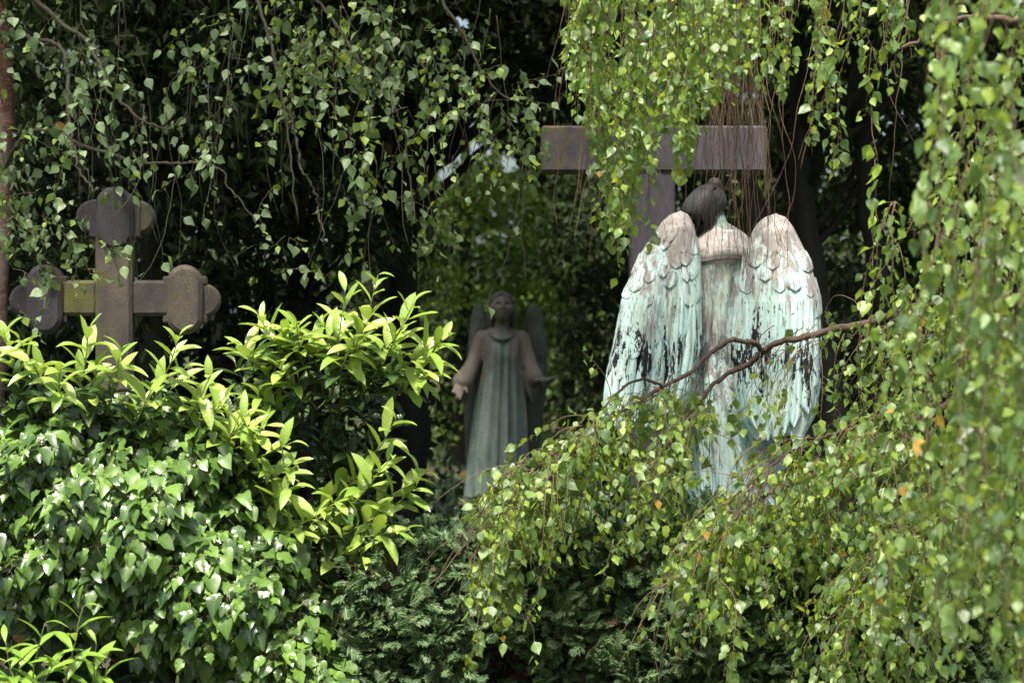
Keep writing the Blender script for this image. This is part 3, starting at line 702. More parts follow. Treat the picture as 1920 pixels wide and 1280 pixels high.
add_box('pedestal', (-.36, -.36, -.46), (.50, .40, 0.0), M['stone'], angel, 0.025)

# ---- the robed angel further back, facing us with open arms
YB = 20.0; s = YB * K; B0 = np.array([P(941, 640, YB)[0], YB, EYE - (934 - 640) * s])
far = empty('robed_angel_statue', B0, 'dark green-brown angel statue facing forward with open arms, under the trees', 'statue')
def b_(px, py, y=0.0): return np.array([(px - 941) * s, y, EYE - (py - 640) * s - B0[2]])
def b_sec(py, px, rx, ry, cy=0.0): return (b_(0, py)[2], (px - 941) * s, cy, rx * s, ry)
fb = [loft([b_sec(613, 941, 14, .05), b_sec(620, 941, 32, .085), b_sec(634, 941, 41, .11), b_sec(660, 941, 37, .13, -.01), b_sec(690, 941, 36, .125, -.01), b_sec(730, 939, 42, .14), b_sec(800, 936, 49, .165),
            b_sec(870, 932, 53, .19), b_sec(932, 931, 56, .21)], 180, 110,
           lambda th, z, k: np.clip((k - 0.1) * 3, 0, 1) * (0.20 * (np.abs(np.sin((th + .22 * np.sin(2 * th + 1) + .10 * np.sin(5 * th)) * 5.5 + 0.5 * np.sin(z * 2.4))) - .5) + 0.05 * np.sin(th * 19 + z * 1.4)))]
fb.append(limb([b_(941, 626), b_(941, 610, -.01), b_(941, 590, -.02)], [.09, .055, .052]))
RF = rot(180 + 6, 8, 0); fb.append(head_mesh(b_(941, 577, -.075), .124, rot(180 + 6, 11, 0)))
fb.append(limb([b_(904, 634, 0), b_(892, 668, -.03), b_(882, 692, -.08), b_(868, 716, -.18)], [.066, .062, .066, .088]))      # wide sleeves
fb.append(limb([b_(878, 700, -.08), b_(872, 730, -.14), b_(873, 752, -.15)], [.065, .062, .022]))
fb.append(hand_mesh(b_(866, 718, -.22), (-.25, -.55, -.55), (.2, -.8, .7), .21, .2, 1))
fb.append(limb([b_(978, 634, 0), b_(989, 668, -.03), b_(996, 690, -.08), b_(1003, 708, -.18)], [.066, .062, .062, .075]))
fb.append(limb([b_(994, 700, -.08), b_(999, 728, -.12), b_(999, 748, -.13)], [.062, .058, .022]))
fb.append(hand_mesh(b_(1006, 711, -.22), (.75, -.6, .02), (0, -.3, 1), .21, .15, -1))
for px in (920, 956): fb.append(ball(b_(px, 930, -.2), (.045, .10, .03), 16, 10))
remesh('body', join(fb), 0.007, M['robe_far'], far, 1)
ml = []
for sx, e in ((-1, 881), (1, 1000)):                    # mantle falling behind the arms
    ml.append(limb([b_(941 + sx * 36, 640, .07), b_(941 + sx * 46, 720, .07), b_(941 + sx * 52, 800, .07), b_(941 + sx * 50, 905, .08)], [.08, .09, .085, .06], 16, 8))
remesh('mantle', join(ml), 0.012, M['dark_far'], far, 2)
hp = [hair_cap(b_(941, 576, -.02), .124, RF, groove=0.04, length=0.2)]
for sx in (-1, 1):
    for k in range(3): hp.append(limb([b_(941 + sx * 15, 566 + 4 * k, -.03 + .03 * k), b_(941 + sx * (20 + k), 588, -.01 + .03 * k), b_(941 + sx * (19 + 2 * k), 612 + 2 * k, .0 + .03 * k)], [.022, .036, .022]))
hp.append(limb([b_(922, 566, -.11), b_(941, 552, -.13), b_(960, 566, -.11)], [.012, .014, .012]))
remesh('hair', join(hp), 0.008, M['dark_far'], far, 1)
cl = [limb([b_(916 + 0, 624, -.06), b_(926, 634, -.11), b_(941, 638, -.13), b_(956, 634, -.11), b_(966, 624, -.06)], [.010, .014, .016, .014, .010])]
remesh('collar', join(cl), 0.008, M['dark_far'], far, 1)
for left, right in (([(898, 568), (888, 576), (881, 600), (877, 650), (874, 720), (880, 800), (886, 880)], [(898, 568), (908, 576), (914, 600), (914, 650), (912, 720), (908, 800), (900, 880)]),
                    ([(1000, 567), (990, 576), (984, 600), (982, 650), (984, 720), (986, 800), (990, 890)], [(1000, 567), (1010, 575), (1020, 600), (1026, 650), (1027, 720), (1017, 800), (1003, 890)])):
    wg = Wing([(b_(x, y)[0], b_(x, y)[2]) for x, y in left], [(b_(x, y)[0], b_(x, y)[2]) for x, y in right], (.10, .16), 0.05)
    wo_ = wg.body('wing', M['wing_far'], far, 16, 34)
    for k in range(3): wg.feather(.25 + .25 * k, .4, .25 + .25 * k, .96, .14, M['wing_far'], wo_, 0, .015, .85, 5, 12)
    for v in (.36, .27, .19, .12):
        for k in range(3): wg.feather(.2 + .3 * k, v, .2 + .3 * k, v + .15, .18, M['wing_far'], wo_, .006, .02, .4, 5, 8)
zb = B0[2]
add_box('pedestal', (-.36, -.34, -zb - .02), (.34, .34, 0.0), M['stone'], far, 0.03)
# ------------------------------------------------------------------ plants
def strand(p, d, L, step=0.03, droop=0.10, wob=0.12):
    """thin drooping shoot as a polyline"""
    n = max(3, int(L / step)); pts = [np.array(p, float)]; d = nrm(np.array(d, float))
    for _ in range(n):
        d = nrm(d + np.array([0, 0, -droop]) + rng.normal(0, wob, 3)); pts.append(pts[-1] + d * step)
    return np.array(pts)

def to_px(p): return 960 + p[..., 0] / (K * p[..., 1]), 640 - (p[..., 2] - EYE) / (K * p[..., 1])

def hang_leaves(pl, L, mat, size, dens=1.0, hang=0.9, up=0.35, cam=0.45, keep=None, young=None):
    """leaves along a shoot, alternately left and right, on short stalks; returns stalk lines"""
    n = len(L); sel = np.arange(n)[rng.random(n) < dens]
    if len(sel) == 0: return []
    t = nrm(np.gradient(L, axis=0))[sel]; p = L[sel]
    sd = nrm(np.cross(t, rvec(len(sel)))) * np.where(sel % 2, 1, -1)[:, None]
    st = rng.uniform(.012, .028, len(sel))[:, None]
    q = p + nrm(sd + t * 0.3 + np.array([0, 0, -.25])) * st
    if keep is not None:
        k = keep(q); q, p, sd, t = q[k], p[k], sd[k], t[k]
        if len(q) == 0: return []
    m = len(q)
    d = nrm(sd * 0.55 + t * 0.25 + np.array([0, 0, -hang]) + rvec(m, .32))
    nn = np.array([0, -cam, up]) + rvec(m, .75)
    sz = size * rng.uniform(.45, 1.25, m)
    yg = rng.random(m) < (young[1] if young else 0)
    pl.add('birch', mat, q[~yg], d[~yg], nn[~yg], sz[~yg])
    if yg.any(): pl.add('birch', young[0], q[yg], d[yg], nn[yg], sz[yg] * .8)
    return [np.stack([a, b]) for a, b in zip(p, q)]

def interp(prof): a = np.array(prof, float); return lambda x: np.interp(x, a[:, 0], a[:, 1])

def angel_gap(q):
    px, py = to_px(q); return ~((px > 850) & (px < 1045) & (py > 520))
gaps = [(865, 262, 15), (872, 285, 12), (850, 285, 7), (862, 38, 9), (742, 268, 6), (835, 325, 4), (900, 277, 6), (955, 304, 5), (768, 200, 4), (878, 240, 7)]
def sky_gap(q):
    px, py = to_px(q); k = np.ones(len(q), bool)
    for gx_, gy_, r_ in gaps: r_ = r_ + 15; k &= (px - gx_) ** 2 + (py - gy_) ** 2 > r_ ** 2
    return k
def gap_keep(q):
    return sky_gap(q) | (rng.random(len(q)) < .25)

# ---- weeping birch on the right, its trunk out of view
br_root = np.array([3.6, 10.4, 0.0])
birch_r = empty('weeping_birch', br_root, 'weeping birch with bright yellow-green hanging shoots in front of the angel', 'tree')
PB = Plant(birch_r, 'leaf', 'crown')
trunk = curve([(3.6, 10.4, -.1), (3.52, 10.3, 1.2), (3.4, 10.1, 2.6), (3.3, 10.0, 4.2), (3.2, 9.9, 6.2)], 40, .01)
part_tubes('trunk', [trunk], [np.linspace(.16, .06, 40)], M['birch_bark'], birch_r, 14)
def limb_px(pts, r0, r1, wob=.004, n=60, name='limb', root=birch_r, mat=None, sides=8):
    L = curve([P(*p) for p in pts], n, wob); part_tubes(name, [L], [np.linspace(r0, r1, n) * rng.uniform(.88, 1.12, n)], mat or M['limb'], root, sides); return L
TR = [3.45, 10.2]
LA = limb_px([(2330, 470, 10.2), (2050, 545, 9.9), (1850, 566, 10.2), (1730, 577, 10.4), (1640, 606, 10.5), (1540, 625, 10.6), (1470, 641, 10.65), (1425, 668, 10.7), (1385, 692, 10.7), (1345, 716, 10.6), (1310, 750, 10.45), (1270, 800, 10.2), (1220, 880, 9.95)], .023, .006, .003, 110)
LS = limb_px([(1428, 662, 10.68), (1412, 642, 10.62), (1385, 631, 10.6), (1362, 632, 10.58), (1335, 655, 10.58), (1295, 690, 10.5), (1240, 722, 10.35), (1190, 752, 10.2), (1120, 792, 10.0), (1060, 830, 9.9), (1000, 880, 9.8), (950, 945, 9.7), (920, 1010, 9.65)], .013, .004, .003, 90)
LL = limb_px([(1240, 722, 10.35), (1215, 716, 10.3), (1180, 722, 10.2), (1150, 748, 10.1), (1100, 800, 9.95), (1050, 850, 9.85), (990, 930, 9.7), (950, 1020, 9.6)], .007, .003, .003)
LB = limb_px([(2330, 560, 10.2), (2050, 640, 9.4), (1880, 700, 9.6), (1760, 770, 9.7), (1690, 802, 9.75), (1620, 850, 9.75), (1540, 890, 9.75), (1440, 935, 9.7), (1360, 1010, 9.65), (1320, 1080, 9.6)], .02, .005, .004, 90)
LB2 = limb_px([(1760, 770, 9.7), (1640, 800, 9.75), (1540, 830, 9.8), (1450, 880, 9.75), (1350, 960, 9.7)], .008, .004, .004)
LC = limb_px([(2330, 620, 10.2), (2080, 760, 8.8), (1900, 860, 9.2), (1760, 960, 9.4), (1640, 1060, 9.5), (1560, 1160, 9.5)], .02, .005, .005)
LD = limb_px([(2350, 100, 10.0), (2100, -180, 9.0), (1800, -260, 9.2), (1500, -240, 9.8), (1250, -190, 10.2), (1080, -120, 10.3)], .045, .015, .01)
LE = limb_px([(2350, 250, 10.0), (2150, 120, 8.8), (1950, 60, 8.6), (1790, 50, 8.8), (1690, 90, 8.9)], .022, .006, .006)
def gap_ok(q):
    px, py = to_px(q)
    robe = (px > 1330) & (px < 1450) & (py > 815) & (py < 960) & (rng.random(len(q)) < .62)
    wing = (py < 735 + 0.0 * px) & (px > 1120) & (px < 1540) & (py > 560) & (rng.random(len(q)) < .93)
    darkg = (px > 1445) & (px < 1600 + 18 * np.sin(py * .05)) & (py > 330) & (py < 570)
    lowl = (py > 1090 + 40 * np.sin(px * .03)) & (px > 975) & (px < 1270) & (rng.random(len(q)) < .8)
    left = px < 888 + 14 * np.sin(py * .045)
    return ~(robe | wing | darkg | lowl | left)
tw, twr, st = [], [], []
def hang(start, d, L, mat, size, dens=.85, droop=.10, wob=.10, keep=gap_ok, young=None, hangv=.9, pl=PB, step=.026, up=.35, cam=.10, r=.0022):
    S_ = strand(start, d, L, step, droop, wob)
    tw.append(S_); twr.append(np.linspace(r, r * .4, len(S_)))
    st.extend(hang_leaves(pl, S_, mat, size, dens, hangv, up, cam, keep, young))
YG = (M['birch_young'], .35)
def along(Lm, t): return Lm[int(t * (len(Lm) - 1))]
# shoots under the branch that crosses the wings
for Lm, t0, t1, n, l0, l1 in ((LS, .38, 1, 84, .26, .60), (LL, .35, 1, 46, .26, .56), (LA, .80, 1, 34, .25, .6), (LA, .52, .80, 6, .1, .2)):
    for k in range(n):
        t = rng.uniform(t0, t1); p = along(Lm, t) + rng.normal(0, .03, 3) * np.array([1, 3, 1])
        ln = rng.uniform(l0, l1)
        hang(p, (rng.uniform(-.4, .08), rng.uniform(-.35, .05), rng.uniform(-.55, .1)), ln, M['birch'], .051, young=YG)
# long thin tips at the lower left
for x, y, l in ((915, 1010, .52), (940, 960, .64), (955, 990, .58), (975, 930, .56), (905, 1050, .36), (990, 1020, .36), (1040, 1000, .40), (1150, 1010, .25)):
    hang(P(x, y, 9.65), (-.12, 0, -1), l, M['birch'], .058, .8, .08, .13, None, (M['birch_young'], .6))
# shoots from the lower branches
for Lm, t0, t1, n, l0, l1 in ((LB, .30, 1, 110, .3, .75), (LB2, .1, 1, 55, .3, .6), (LC, .25, 1, 95, .3, .8), (LA, .16, .5, 44, .25, .7)):
    for k in range(n):
        t = rng.uniform(t0, t1); p = along(Lm, t) + rng.normal(0, .05, 3) * np.array([1, 3, 1])
        hang(p, (rng.uniform(-.6, .1), rng.uniform(-.4, .2), rng.uniform(-.5, .1)), rng.uniform(l0, l1), M['birch'], .051, young=YG)
# the curtain down the right side, near layers and far
xl = interp([(-200, 1700), (60, 1690), (170, 1610), (330, 1618), (520, 1622), (600, 1650), (720, 1600), (900, 1500), (1280, 1460)])
def curtain_ok(q):
    px, py = to_px(q); return px > xl(py) + rng.normal(0, 10, len(q))
for k in range(330):
    Y = rng.uniform(6.4, 9.8); x = rng.uniform(1600, 2060)
    if Y < 8 and x < 1740: Y += 2
    if x > 1790 and rng.random() < .2: Y = rng.uniform(5.4, 6.6); y = rng.uniform(-260, 1060)
    if x < xl(y) + 15 or (x < 1800 and rng.random() < .45): continue
    hang(P(x, y, Y), (rng.uniform(-.35, .2), rng.uniform(-.3, .3), rng.uniform(-1, -.2)), rng.uniform(.35, .95), M['birch'], .053, .84, .12, .10, curtain_ok, (M['birch_young'], .25))
for y in (90, 180, 300, 420, 560): # the loose outer shoot with big bright leaves
    hang(P(1640 - abs(y - 300) * .03, y, 9.3), (-.12, 0, -1), .28, M['birch'], .075, .5, .05, .08, None, (M['birch_young'], .7))
# shoots hanging from above the picture
yb_ = interp([(1040, 60), (1065, 205), (1105, 240), (1120, 480), (1165, 520), (1186, 440), (1200, 320), (1235, 300), (1285, 330), (1310, 250), (1345, 190), (1420, 170), (1500, 180), (1530, 330), (1570, 320), (1600, 190), (1680, 120)])
def top_ok(q):
    px, py = to_px(q); return (py < yb_(px) + rng.normal(0, 14, len(q))) & (px > 1058 + 12 * np.sin(py * .06))
for k in range(230):
    x = rng.uniform(1065, 1700); Y = rng.uniform(9.6, 10.6) if x < 1300 else rng.uniform(9.0, 10.6); y0 = rng.uniform(-190, -10)
    if 1120 < x < 1300 and rng.random() < .5: y0 = rng.uniform(-60, 230)
    ye = yb_(x) + rng.uniform(-120, 25)
    if ye < y0 + 60: continue
    if x > 1440 and rng.random() < .58: continue
    hang(P(x, y0, Y), (rng.uniform(-.16, .12), rng.uniform(-.1, .1), -1), (ye - y0) * K * Y, M['birch'], .051, .9, .10, .075, top_ok, YG)
for x0, x1, y1 in ((1160, 1150, 520), (1185, 1165, 430), (1200, 1150, 470), (1215, 1190, 460), (1175, 1130, 400), (1270, 1275, 330), (1150, 1125, 420), (1195, 1180, 400)):
    Y = rng.uniform(10.0, 10.6); a, b = P(x0, 130, Y), P(x1, y1, Y); hang(a, b - a, np.linalg.norm(b - a), M['birch'], .058, .95, .03, .04, None, YG)
part_tubes('leaf_stalks', st, [np.array([.0011, .0009])] * len(st), M['shoot'], birch_r, 3)["kind"] = "stuff"
part_tubes('twigs', tw, twr, M['twig'], birch_r, 4)["kind"] = "stuff"
# bare brown twigs in front of the cross
bt, btr = [], []
for k in range(105):
    x = rng.normal(1376, 25); Y = rng.uniform(10.3, 10.9); y0 = rng.uniform(-150, 60); y1 = rng.uniform(330, 560) if rng.random() < .62 else rng.uniform(200, 330)
    S_ = strand(P(x, y0, Y), (rng.normal(0, .04), 0, -1), (y1 - y0) * K * Y, .03, .08, .07); bt.append(S_); btr.append(np.linspace(.0022, .0009, len(S_)))
for x in (1445, 1462, 1478, 1500, 1520, 1548, 1590, 1655, 1700):
    Y = rng.uniform(10.0, 10.8); S_ = strand(P(x, -60, Y), (rng.normal(0, .05), 0, -1), rng.uniform(350, 620) * K * Y, .03, .06, .09); bt.append(S_); btr.append(np.linspace(.0022, .0009, len(S_)))
part_tubes('bare_twigs', bt, btr, M['twig'], birch_r, 4)["kind"] = "stuff"
# the crown above the picture
n = 1800; cpos = np.stack([rng.uniform(2.4, 4.8, n), rng.uniform(9.8, 12.2, n), rng.uniform(4.2, 6.6, n)], -1)
PB.add('birch', M['birch'], cpos, rvec(n, .4) + [0, 0, -1], rvec(n), .07)

# ---- birch on the left with leaves whose grey-green has shade put into the colour
YL = 12.6; bl_root = np.array([P(-28, 640, YL)[0], YL, 0.0])
birch_l = empty('birch_tree', bl_root, 'birch at the left edge with shade-toned grey-green leaves above the trefoil cross', 'tree')
PL = Plant(birch_l, 'leaf', 'crown')
LT = curve([bl_root + [0, 0, -.1], P(-28, 800, YL), P(-20, 560, YL), P(-12, 380, YL), P(-14, 120, YL), P(-40, -200, YL), P(-30, -700, YL)], 50, .006)
part_tubes('trunk', [LT], [np.linspace(.10, .05, 50)], M['birch_bark'], birch_l, 14)
tw, twr, st = [], [], []
LM = dict(root=birch_l, mat=M['twig_grey'], wob=.006)
lm = [limb_px([(0, 60, 12.6), (110, 80, 12.2), (140, 160, 11.8), (145, 260, 11.6), (160, 330, 11.5), (175, 360, 11.4)], .013, .004, **LM),
      limb_px([(0, 330, 12.6), (60, 250, 12.2), (190, 295, 11.8), (320, 312, 11.5), (400, 318, 11.4), (430, 350, 11.4), (480, 420, 11.4)], .011, .0035, **LM),
      limb_px([(-20, -60, 12.6), (150, 80, 12.0), (190, 150, 11.7), (230, 200, 11.5), (300, 240, 11.4), (350, 210, 11.4)], .012, .0035, **LM),
      limb_px([(-40, -260, 12.6), (200, -220, 12.0), (420, -120, 11.5), (500, 40, 11.3), (540, 200, 11.2), (560, 420, 11.2)], .015, .004, **LM),
      limb_px([(-40, -320, 12.6), (300, -300, 12.0), (600, -200, 11.5), (800, -40, 11.3), (900, 120, 11.3), (980, 200, 11.3)], .018, .004, **LM),
      limb_px([(420, -120, 11.5), (600, 20, 11.3), (700, 150, 11.2), (760, 260, 11.2), (780, 420, 11.2)], .010, .003, **LM),
      limb_px([(540, 200, 11.2), (560, 280, 11.2), (600, 380, 11.2), (610, 470, 11.2)], .008, .003, **LM)]
LR = lambda q: np.ones(len(q), bool)
def blob(n, cx, cy, rx, ry, Y0, Y1, l0, l1, dens, mat, yg, dx=(-.5, .5), dz=(-.7, .1), size=.058):
    dens = min(1, dens * 1.35)
    for k in range(int(n * .54)):
        a, r_ = rng.uniform(0, 2 * math.pi), math.sqrt(rng.random()); x, y, Y = cx + rx * r_ * math.cos(a), cy + ry * r_ * math.sin(a), rng.uniform(Y0, Y1)
        hang(P(x, y, Y), (rng.uniform(*dx), rng.uniform(-.4, .4), rng.uniform(*dz)), rng.uniform(l0, l1), mat, size, dens, .08, .13, gap_keep, yg, .55, PL, .030, up=.55, cam=.55, r=.002)
G = M['birch_shade']; y1 = (M['birch_young'], .10); y_lit = (M['birch_young'], .36)  # the larger share of bright leaves paints the light on the top middle
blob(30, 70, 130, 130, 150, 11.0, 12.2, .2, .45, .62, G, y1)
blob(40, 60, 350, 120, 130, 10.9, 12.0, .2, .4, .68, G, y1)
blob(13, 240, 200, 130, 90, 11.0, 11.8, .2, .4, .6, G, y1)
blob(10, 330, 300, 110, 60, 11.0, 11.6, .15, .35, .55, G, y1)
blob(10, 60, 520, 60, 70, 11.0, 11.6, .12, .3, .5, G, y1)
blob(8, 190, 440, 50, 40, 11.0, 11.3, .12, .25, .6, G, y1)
blob(78, 640, 60, 260, 90, 10.9, 12.0, .2, .45, .72, G, y_lit)
blob(48, 740, 190, 210, 90, 10.9, 11.8, .2, .4, .66, M['birch_shade'], y_lit)
blob(26, 920, 190, 90, 80, 11.0, 11.6, .2, .4, .62, G, y_lit)
blob(12, 960, 280, 50, 40, 11.0, 11.5, .12, .25, .6, G, y_lit)
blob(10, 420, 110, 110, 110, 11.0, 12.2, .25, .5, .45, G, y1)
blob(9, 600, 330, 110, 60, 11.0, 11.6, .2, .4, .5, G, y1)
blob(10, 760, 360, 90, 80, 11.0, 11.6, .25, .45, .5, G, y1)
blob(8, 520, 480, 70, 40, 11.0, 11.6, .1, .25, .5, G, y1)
for k in range(70): # thin nearly bare hanging twigs
    x = rng.uniform(120, 1000); Y = rng.uniform(11.0, 12.0); y0 = rng.uniform(-60, 320)
    hang(P(x, y0, Y), (rng.normal(0, .12), 0, -1), rng.uniform(.4, .95), G, .058, .10, .05, .10, None, y1, .55, PL, .04, up=.5, cam=.5, r=.0024)
part_tubes('leaf_stalks', st, [np.array([.0011, .0009])] * len(st), M['shoot'], birch_l, 3)["kind"] = "stuff"
part_tubes('twigs', tw, twr, M['twig_grey'], birch_l, 4)["kind"] = "stuff"
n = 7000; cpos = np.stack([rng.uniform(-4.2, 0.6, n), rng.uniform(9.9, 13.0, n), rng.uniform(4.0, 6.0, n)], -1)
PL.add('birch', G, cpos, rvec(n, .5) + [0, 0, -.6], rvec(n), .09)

# ---- laurel bush
lau = empty('laurel_bush', P(560, 640, 10.6) * [1, 1, 0], 'tall glossy laurel bush with bright yellow-green new leaves below the trefoil cross', 'shrub')
PU = Plant(lau, 'leaf', 'foliage')
shl, shr, sto, stor = [], [], [], []
def laurel_shoot(base, tip, n=12, size=.165, Y0=10.5, Y1=10.2, bend=.06, new=.55, tpl='laurel', mats=None, pl=None, lines=None, rad=None, spread=.75):
    mats = mats or (M['laurel_new'], M['laurel_old']); pl = pl or PU
    lines = shl if lines is None else lines; rad = shr if rad is None else rad
    a, b = P(*base, Y0), P(*tip, Y1); mid = (a + b) / 2 + np.array([rng.normal(0, .02), rng.normal(0, .03), -bend * np.linalg.norm(b - a)])
    L = curve([a, mid, b], 30, .0015); lines.append(L); rad.append(np.linspace(.005, .0018, 30))
    t = nrm(np.gradient(L, axis=0)); ph = rng.uniform(0, 6.28)
    for k in range(n):
        f = 0.18 + 0.82 * (k / (n - 1)) ** .9 if n > 1 else 1; i = int(f * 29)
        ph += 2.4; tt = t[i]; u = nrm(np.cross(tt, [.2, .9, .3])); v = np.cross(tt, u)
        out = u * math.cos(ph) + v * math.sin(ph) * .8
        lead = .55 + .9 * max(0, f - .75) * 4 * .4
        d = out * spread + tt * lead + np.array([0, 0, .12]) + rng.normal(0, .10, 3)
        nn = tt * .5 + np.array([0, -.12, 1.1]) + rng.normal(0, .18, 3)
        sz = size * (1.0 - .45 * max(0, f - .8) / .2) * rng.uniform(.8, 1.12)
        pl.add(tpl, mats[0] if f > 1 - new else mats[1], L[i], d, nn, sz)
for base, tip, n in (((640, 760), (713, 515), 14), ((620, 740), (648, 548), 11), ((680, 700), (772, 568), 12), ((690, 720), (842, 636), 13), ((680, 740), (800, 700), 10), ((560, 740), (486, 588), 12), ((540, 740), (452, 645), 11),
                     ((600, 720), (560, 600), 11), ((640, 700), (610, 600), 10), ((660, 700), (690, 600), 10), ((590, 760), (520, 680), 10), ((700, 720), (822, 660), 9), ((640, 760), (740, 640), 11), ((560, 780), (480, 740), 9),
                     ((600, 700), (585, 640), 9), ((640, 720), (660, 640), 9), ((560, 700), (530, 612), 10), ((650, 740), (755, 612), 10),
                     ((590, 970), (792, 890), 12), ((600, 990), (735, 856), 12), ((620, 1000), (782, 910), 10), ((560, 990), (762, 996), 12), ((580, 960), (690, 880), 11), ((540, 1000), (640, 925), 11), ((600, 1010), (720, 960), 11), ((560, 1040), (690, 1040), 9), ((640, 870), (742, 790), 6),
                     ((60, 780), (8, 612), 11), ((70, 760), (40, 640), 9), ((130, 780), (165, 618), 11), ((100, 780), (110, 690), 9), ((200, 780), (232, 650), 10), ((260, 790), (335, 628), 11), ((280, 800), (350, 690), 10), ((320, 800), (395, 700), 10),
                     ((340, 830), (428, 742), 10), ((380, 860), (470, 770), 11), ((420, 880), (545, 830), 11), ((360, 850), (500, 800), 10), ((160, 800), (185, 690), 9), ((20, 790), (60, 690), 9), ((230, 820), (290, 730), 9),
                     ((430, 960), (560, 905), 9), ((440, 900), (548, 868), 9), ((300, 840), (372, 760), 9), ((470, 1000), (600, 960), 9)):
    tip = (tip[0] + rng.normal(0, 3), tip[1] + rng.normal(0, 3)); laurel_shoot(base, tip, n + 5, Y0=rng.uniform(10.35, 10.7), Y1=rng.uniform(10.0, 10.35))
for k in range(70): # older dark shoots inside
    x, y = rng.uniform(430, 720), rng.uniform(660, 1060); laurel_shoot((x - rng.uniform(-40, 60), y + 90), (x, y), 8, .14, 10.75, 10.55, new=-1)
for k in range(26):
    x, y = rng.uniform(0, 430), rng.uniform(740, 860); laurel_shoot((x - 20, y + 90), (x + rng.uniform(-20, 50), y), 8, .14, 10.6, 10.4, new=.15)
for x0, x1, y1 in ((560, 600, 690), (600, 640, 720), (590, 560, 720), (540, 620, 960), (480, 430, 860), (400, 230, 780), (330, 100, 790)):
    L = curve([P(x0 - 20, 1500, 10.9) * [1, 1, 0] + [0, 0, -.05], P(x0, 1150, 10.85), P((x0 + x1) / 2, 900, 10.7), P(x1, y1, 10.5)], 40, .006); sto.append(L); stor.append(np.linspace(.016, .006, 40))
for L, R in zip(sto, stor): part_tubes('stem', [L], [R], M['stem'], lau, 7)
part_tubes('shoots', shl, shr, M['shoot'], lau, 5)["kind"] = "stuff"
# a single laurel tip beside the hedge
lt = empty('laurel_sapling', P(890, 640, 10.95) * [1, 1, 0], 'small laurel shoot poking up behind the clipped hedge', 'shrub')
PT = Plant(lt, 'leaf', 'foliage'); l2, r2 = [], []
laurel_shoot((865, 985), (930, 928), 8, .13, 11.0, 10.95, new=1.2, pl=PT, lines=l2, rad=r2)
l2.append(curve([P(860, 640, 11.0) * [1, 1, 0], P(862, 1100, 11.0), P(865, 985, 11.0)], 20)); r2.append(np.linspace(.008, .005, 20))
part_tubes('stem', l2, r2, M['shoot'], lt, 6)

# ---- ivy over the lower left
ivy = empty('ivy_bush', P(320, 640, 10.2) * [1, 1, 0], 'broad mound of glossy lobed ivy leaves filling the lower left', 'ivy')
PI = Plant(ivy, 'leaf', 'foliage')
ytop = interp([(-60, 760), (0, 745), (120, 720), (260, 730), (360, 760), (430, 810), (500, 880), (560, 950), (620, 1040), (680, 1110), (720, 1200)])
ylow = interp([(-60, 1080), (0, 1085), (90, 1110), (160, 1140), (240, 1170), (300, 1210), (360, 1250), (420, 1330), (720, 1400)])
il, ir = [], []
def ivy_surface(x, y): # distance of the mound's face
    return 9.95 + .55 * np.clip((ytop(x) + 260 - y) / 260, 0, 1) ** 2 + .16 * math.sin(x * .017 + 1) * math.cos(y * .02) + .10 * math.sin(x * .041 + y * .033) + .3 * np.clip((x - 560) / 140, 0, 1) ** 2 + .35 * np.clip((y - ylow(x) + 60) / 60, 0, 1)
cnt = 0
while cnt < 540:
    x, y = rng.uniform(-50, 715), rng.uniform(710, 1340)
    if y < ytop(x) or y > ylow(x): continue
    Y = ivy_surface(x, y) + rng.uniform(0, .08); c = P(x, y, Y); cnt += 1
    out = nrm(np.array([rng.normal(.15, .45), -1.0, rng.normal(.35, .35)])); L = strand(c - out * .16 + [0, .05, -.05], out + [0, 0, .3], .2, .025, .10, .10); il.append(L); ir.append(np.linspace(.003, .0015, len(L)))
    m = rng.integers(7, 11); ii = rng.integers(len(L) // 3, len(L), m); a = rng.uniform(0, 6.28) + np.arange(m) * 2.4
    rad = np.stack([np.cos(a), -0.35 * np.ones(m), np.sin(a) * .8], -1); q = L[ii] + nrm(rad) * rng.uniform(.03, .075, m)[:, None]
    d = nrm(rad * .7 + np.array([0, -.35, -.75]) + rvec(m, .22)); nn = np.array([0, -.62, .85]) + rad * .35 + rvec(m, .22)
    PI.add('ivy', M['ivy'], q, d, nn, .076 * rng.uniform(.42, 1.2, m))
    for p, e in zip(L[ii], q): il.append(np.stack([p, e])); ir.append(np.array([.0014, .0011]))
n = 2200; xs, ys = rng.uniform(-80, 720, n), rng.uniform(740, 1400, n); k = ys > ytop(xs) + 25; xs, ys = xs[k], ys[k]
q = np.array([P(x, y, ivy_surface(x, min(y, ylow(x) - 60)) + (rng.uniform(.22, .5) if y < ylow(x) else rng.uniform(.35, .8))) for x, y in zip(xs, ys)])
PI.add('ivy', M['ivy_dark'], q, rvec(len(q), .4) + [0, -.3, -1], rvec(len(q), .5) + [0, -.7, .6], .085 * rng.uniform(.7, 1.2, len(q)))
part_tubes('vines', il, ir, M['stem'], ivy, 4)["kind"] = "stuff"

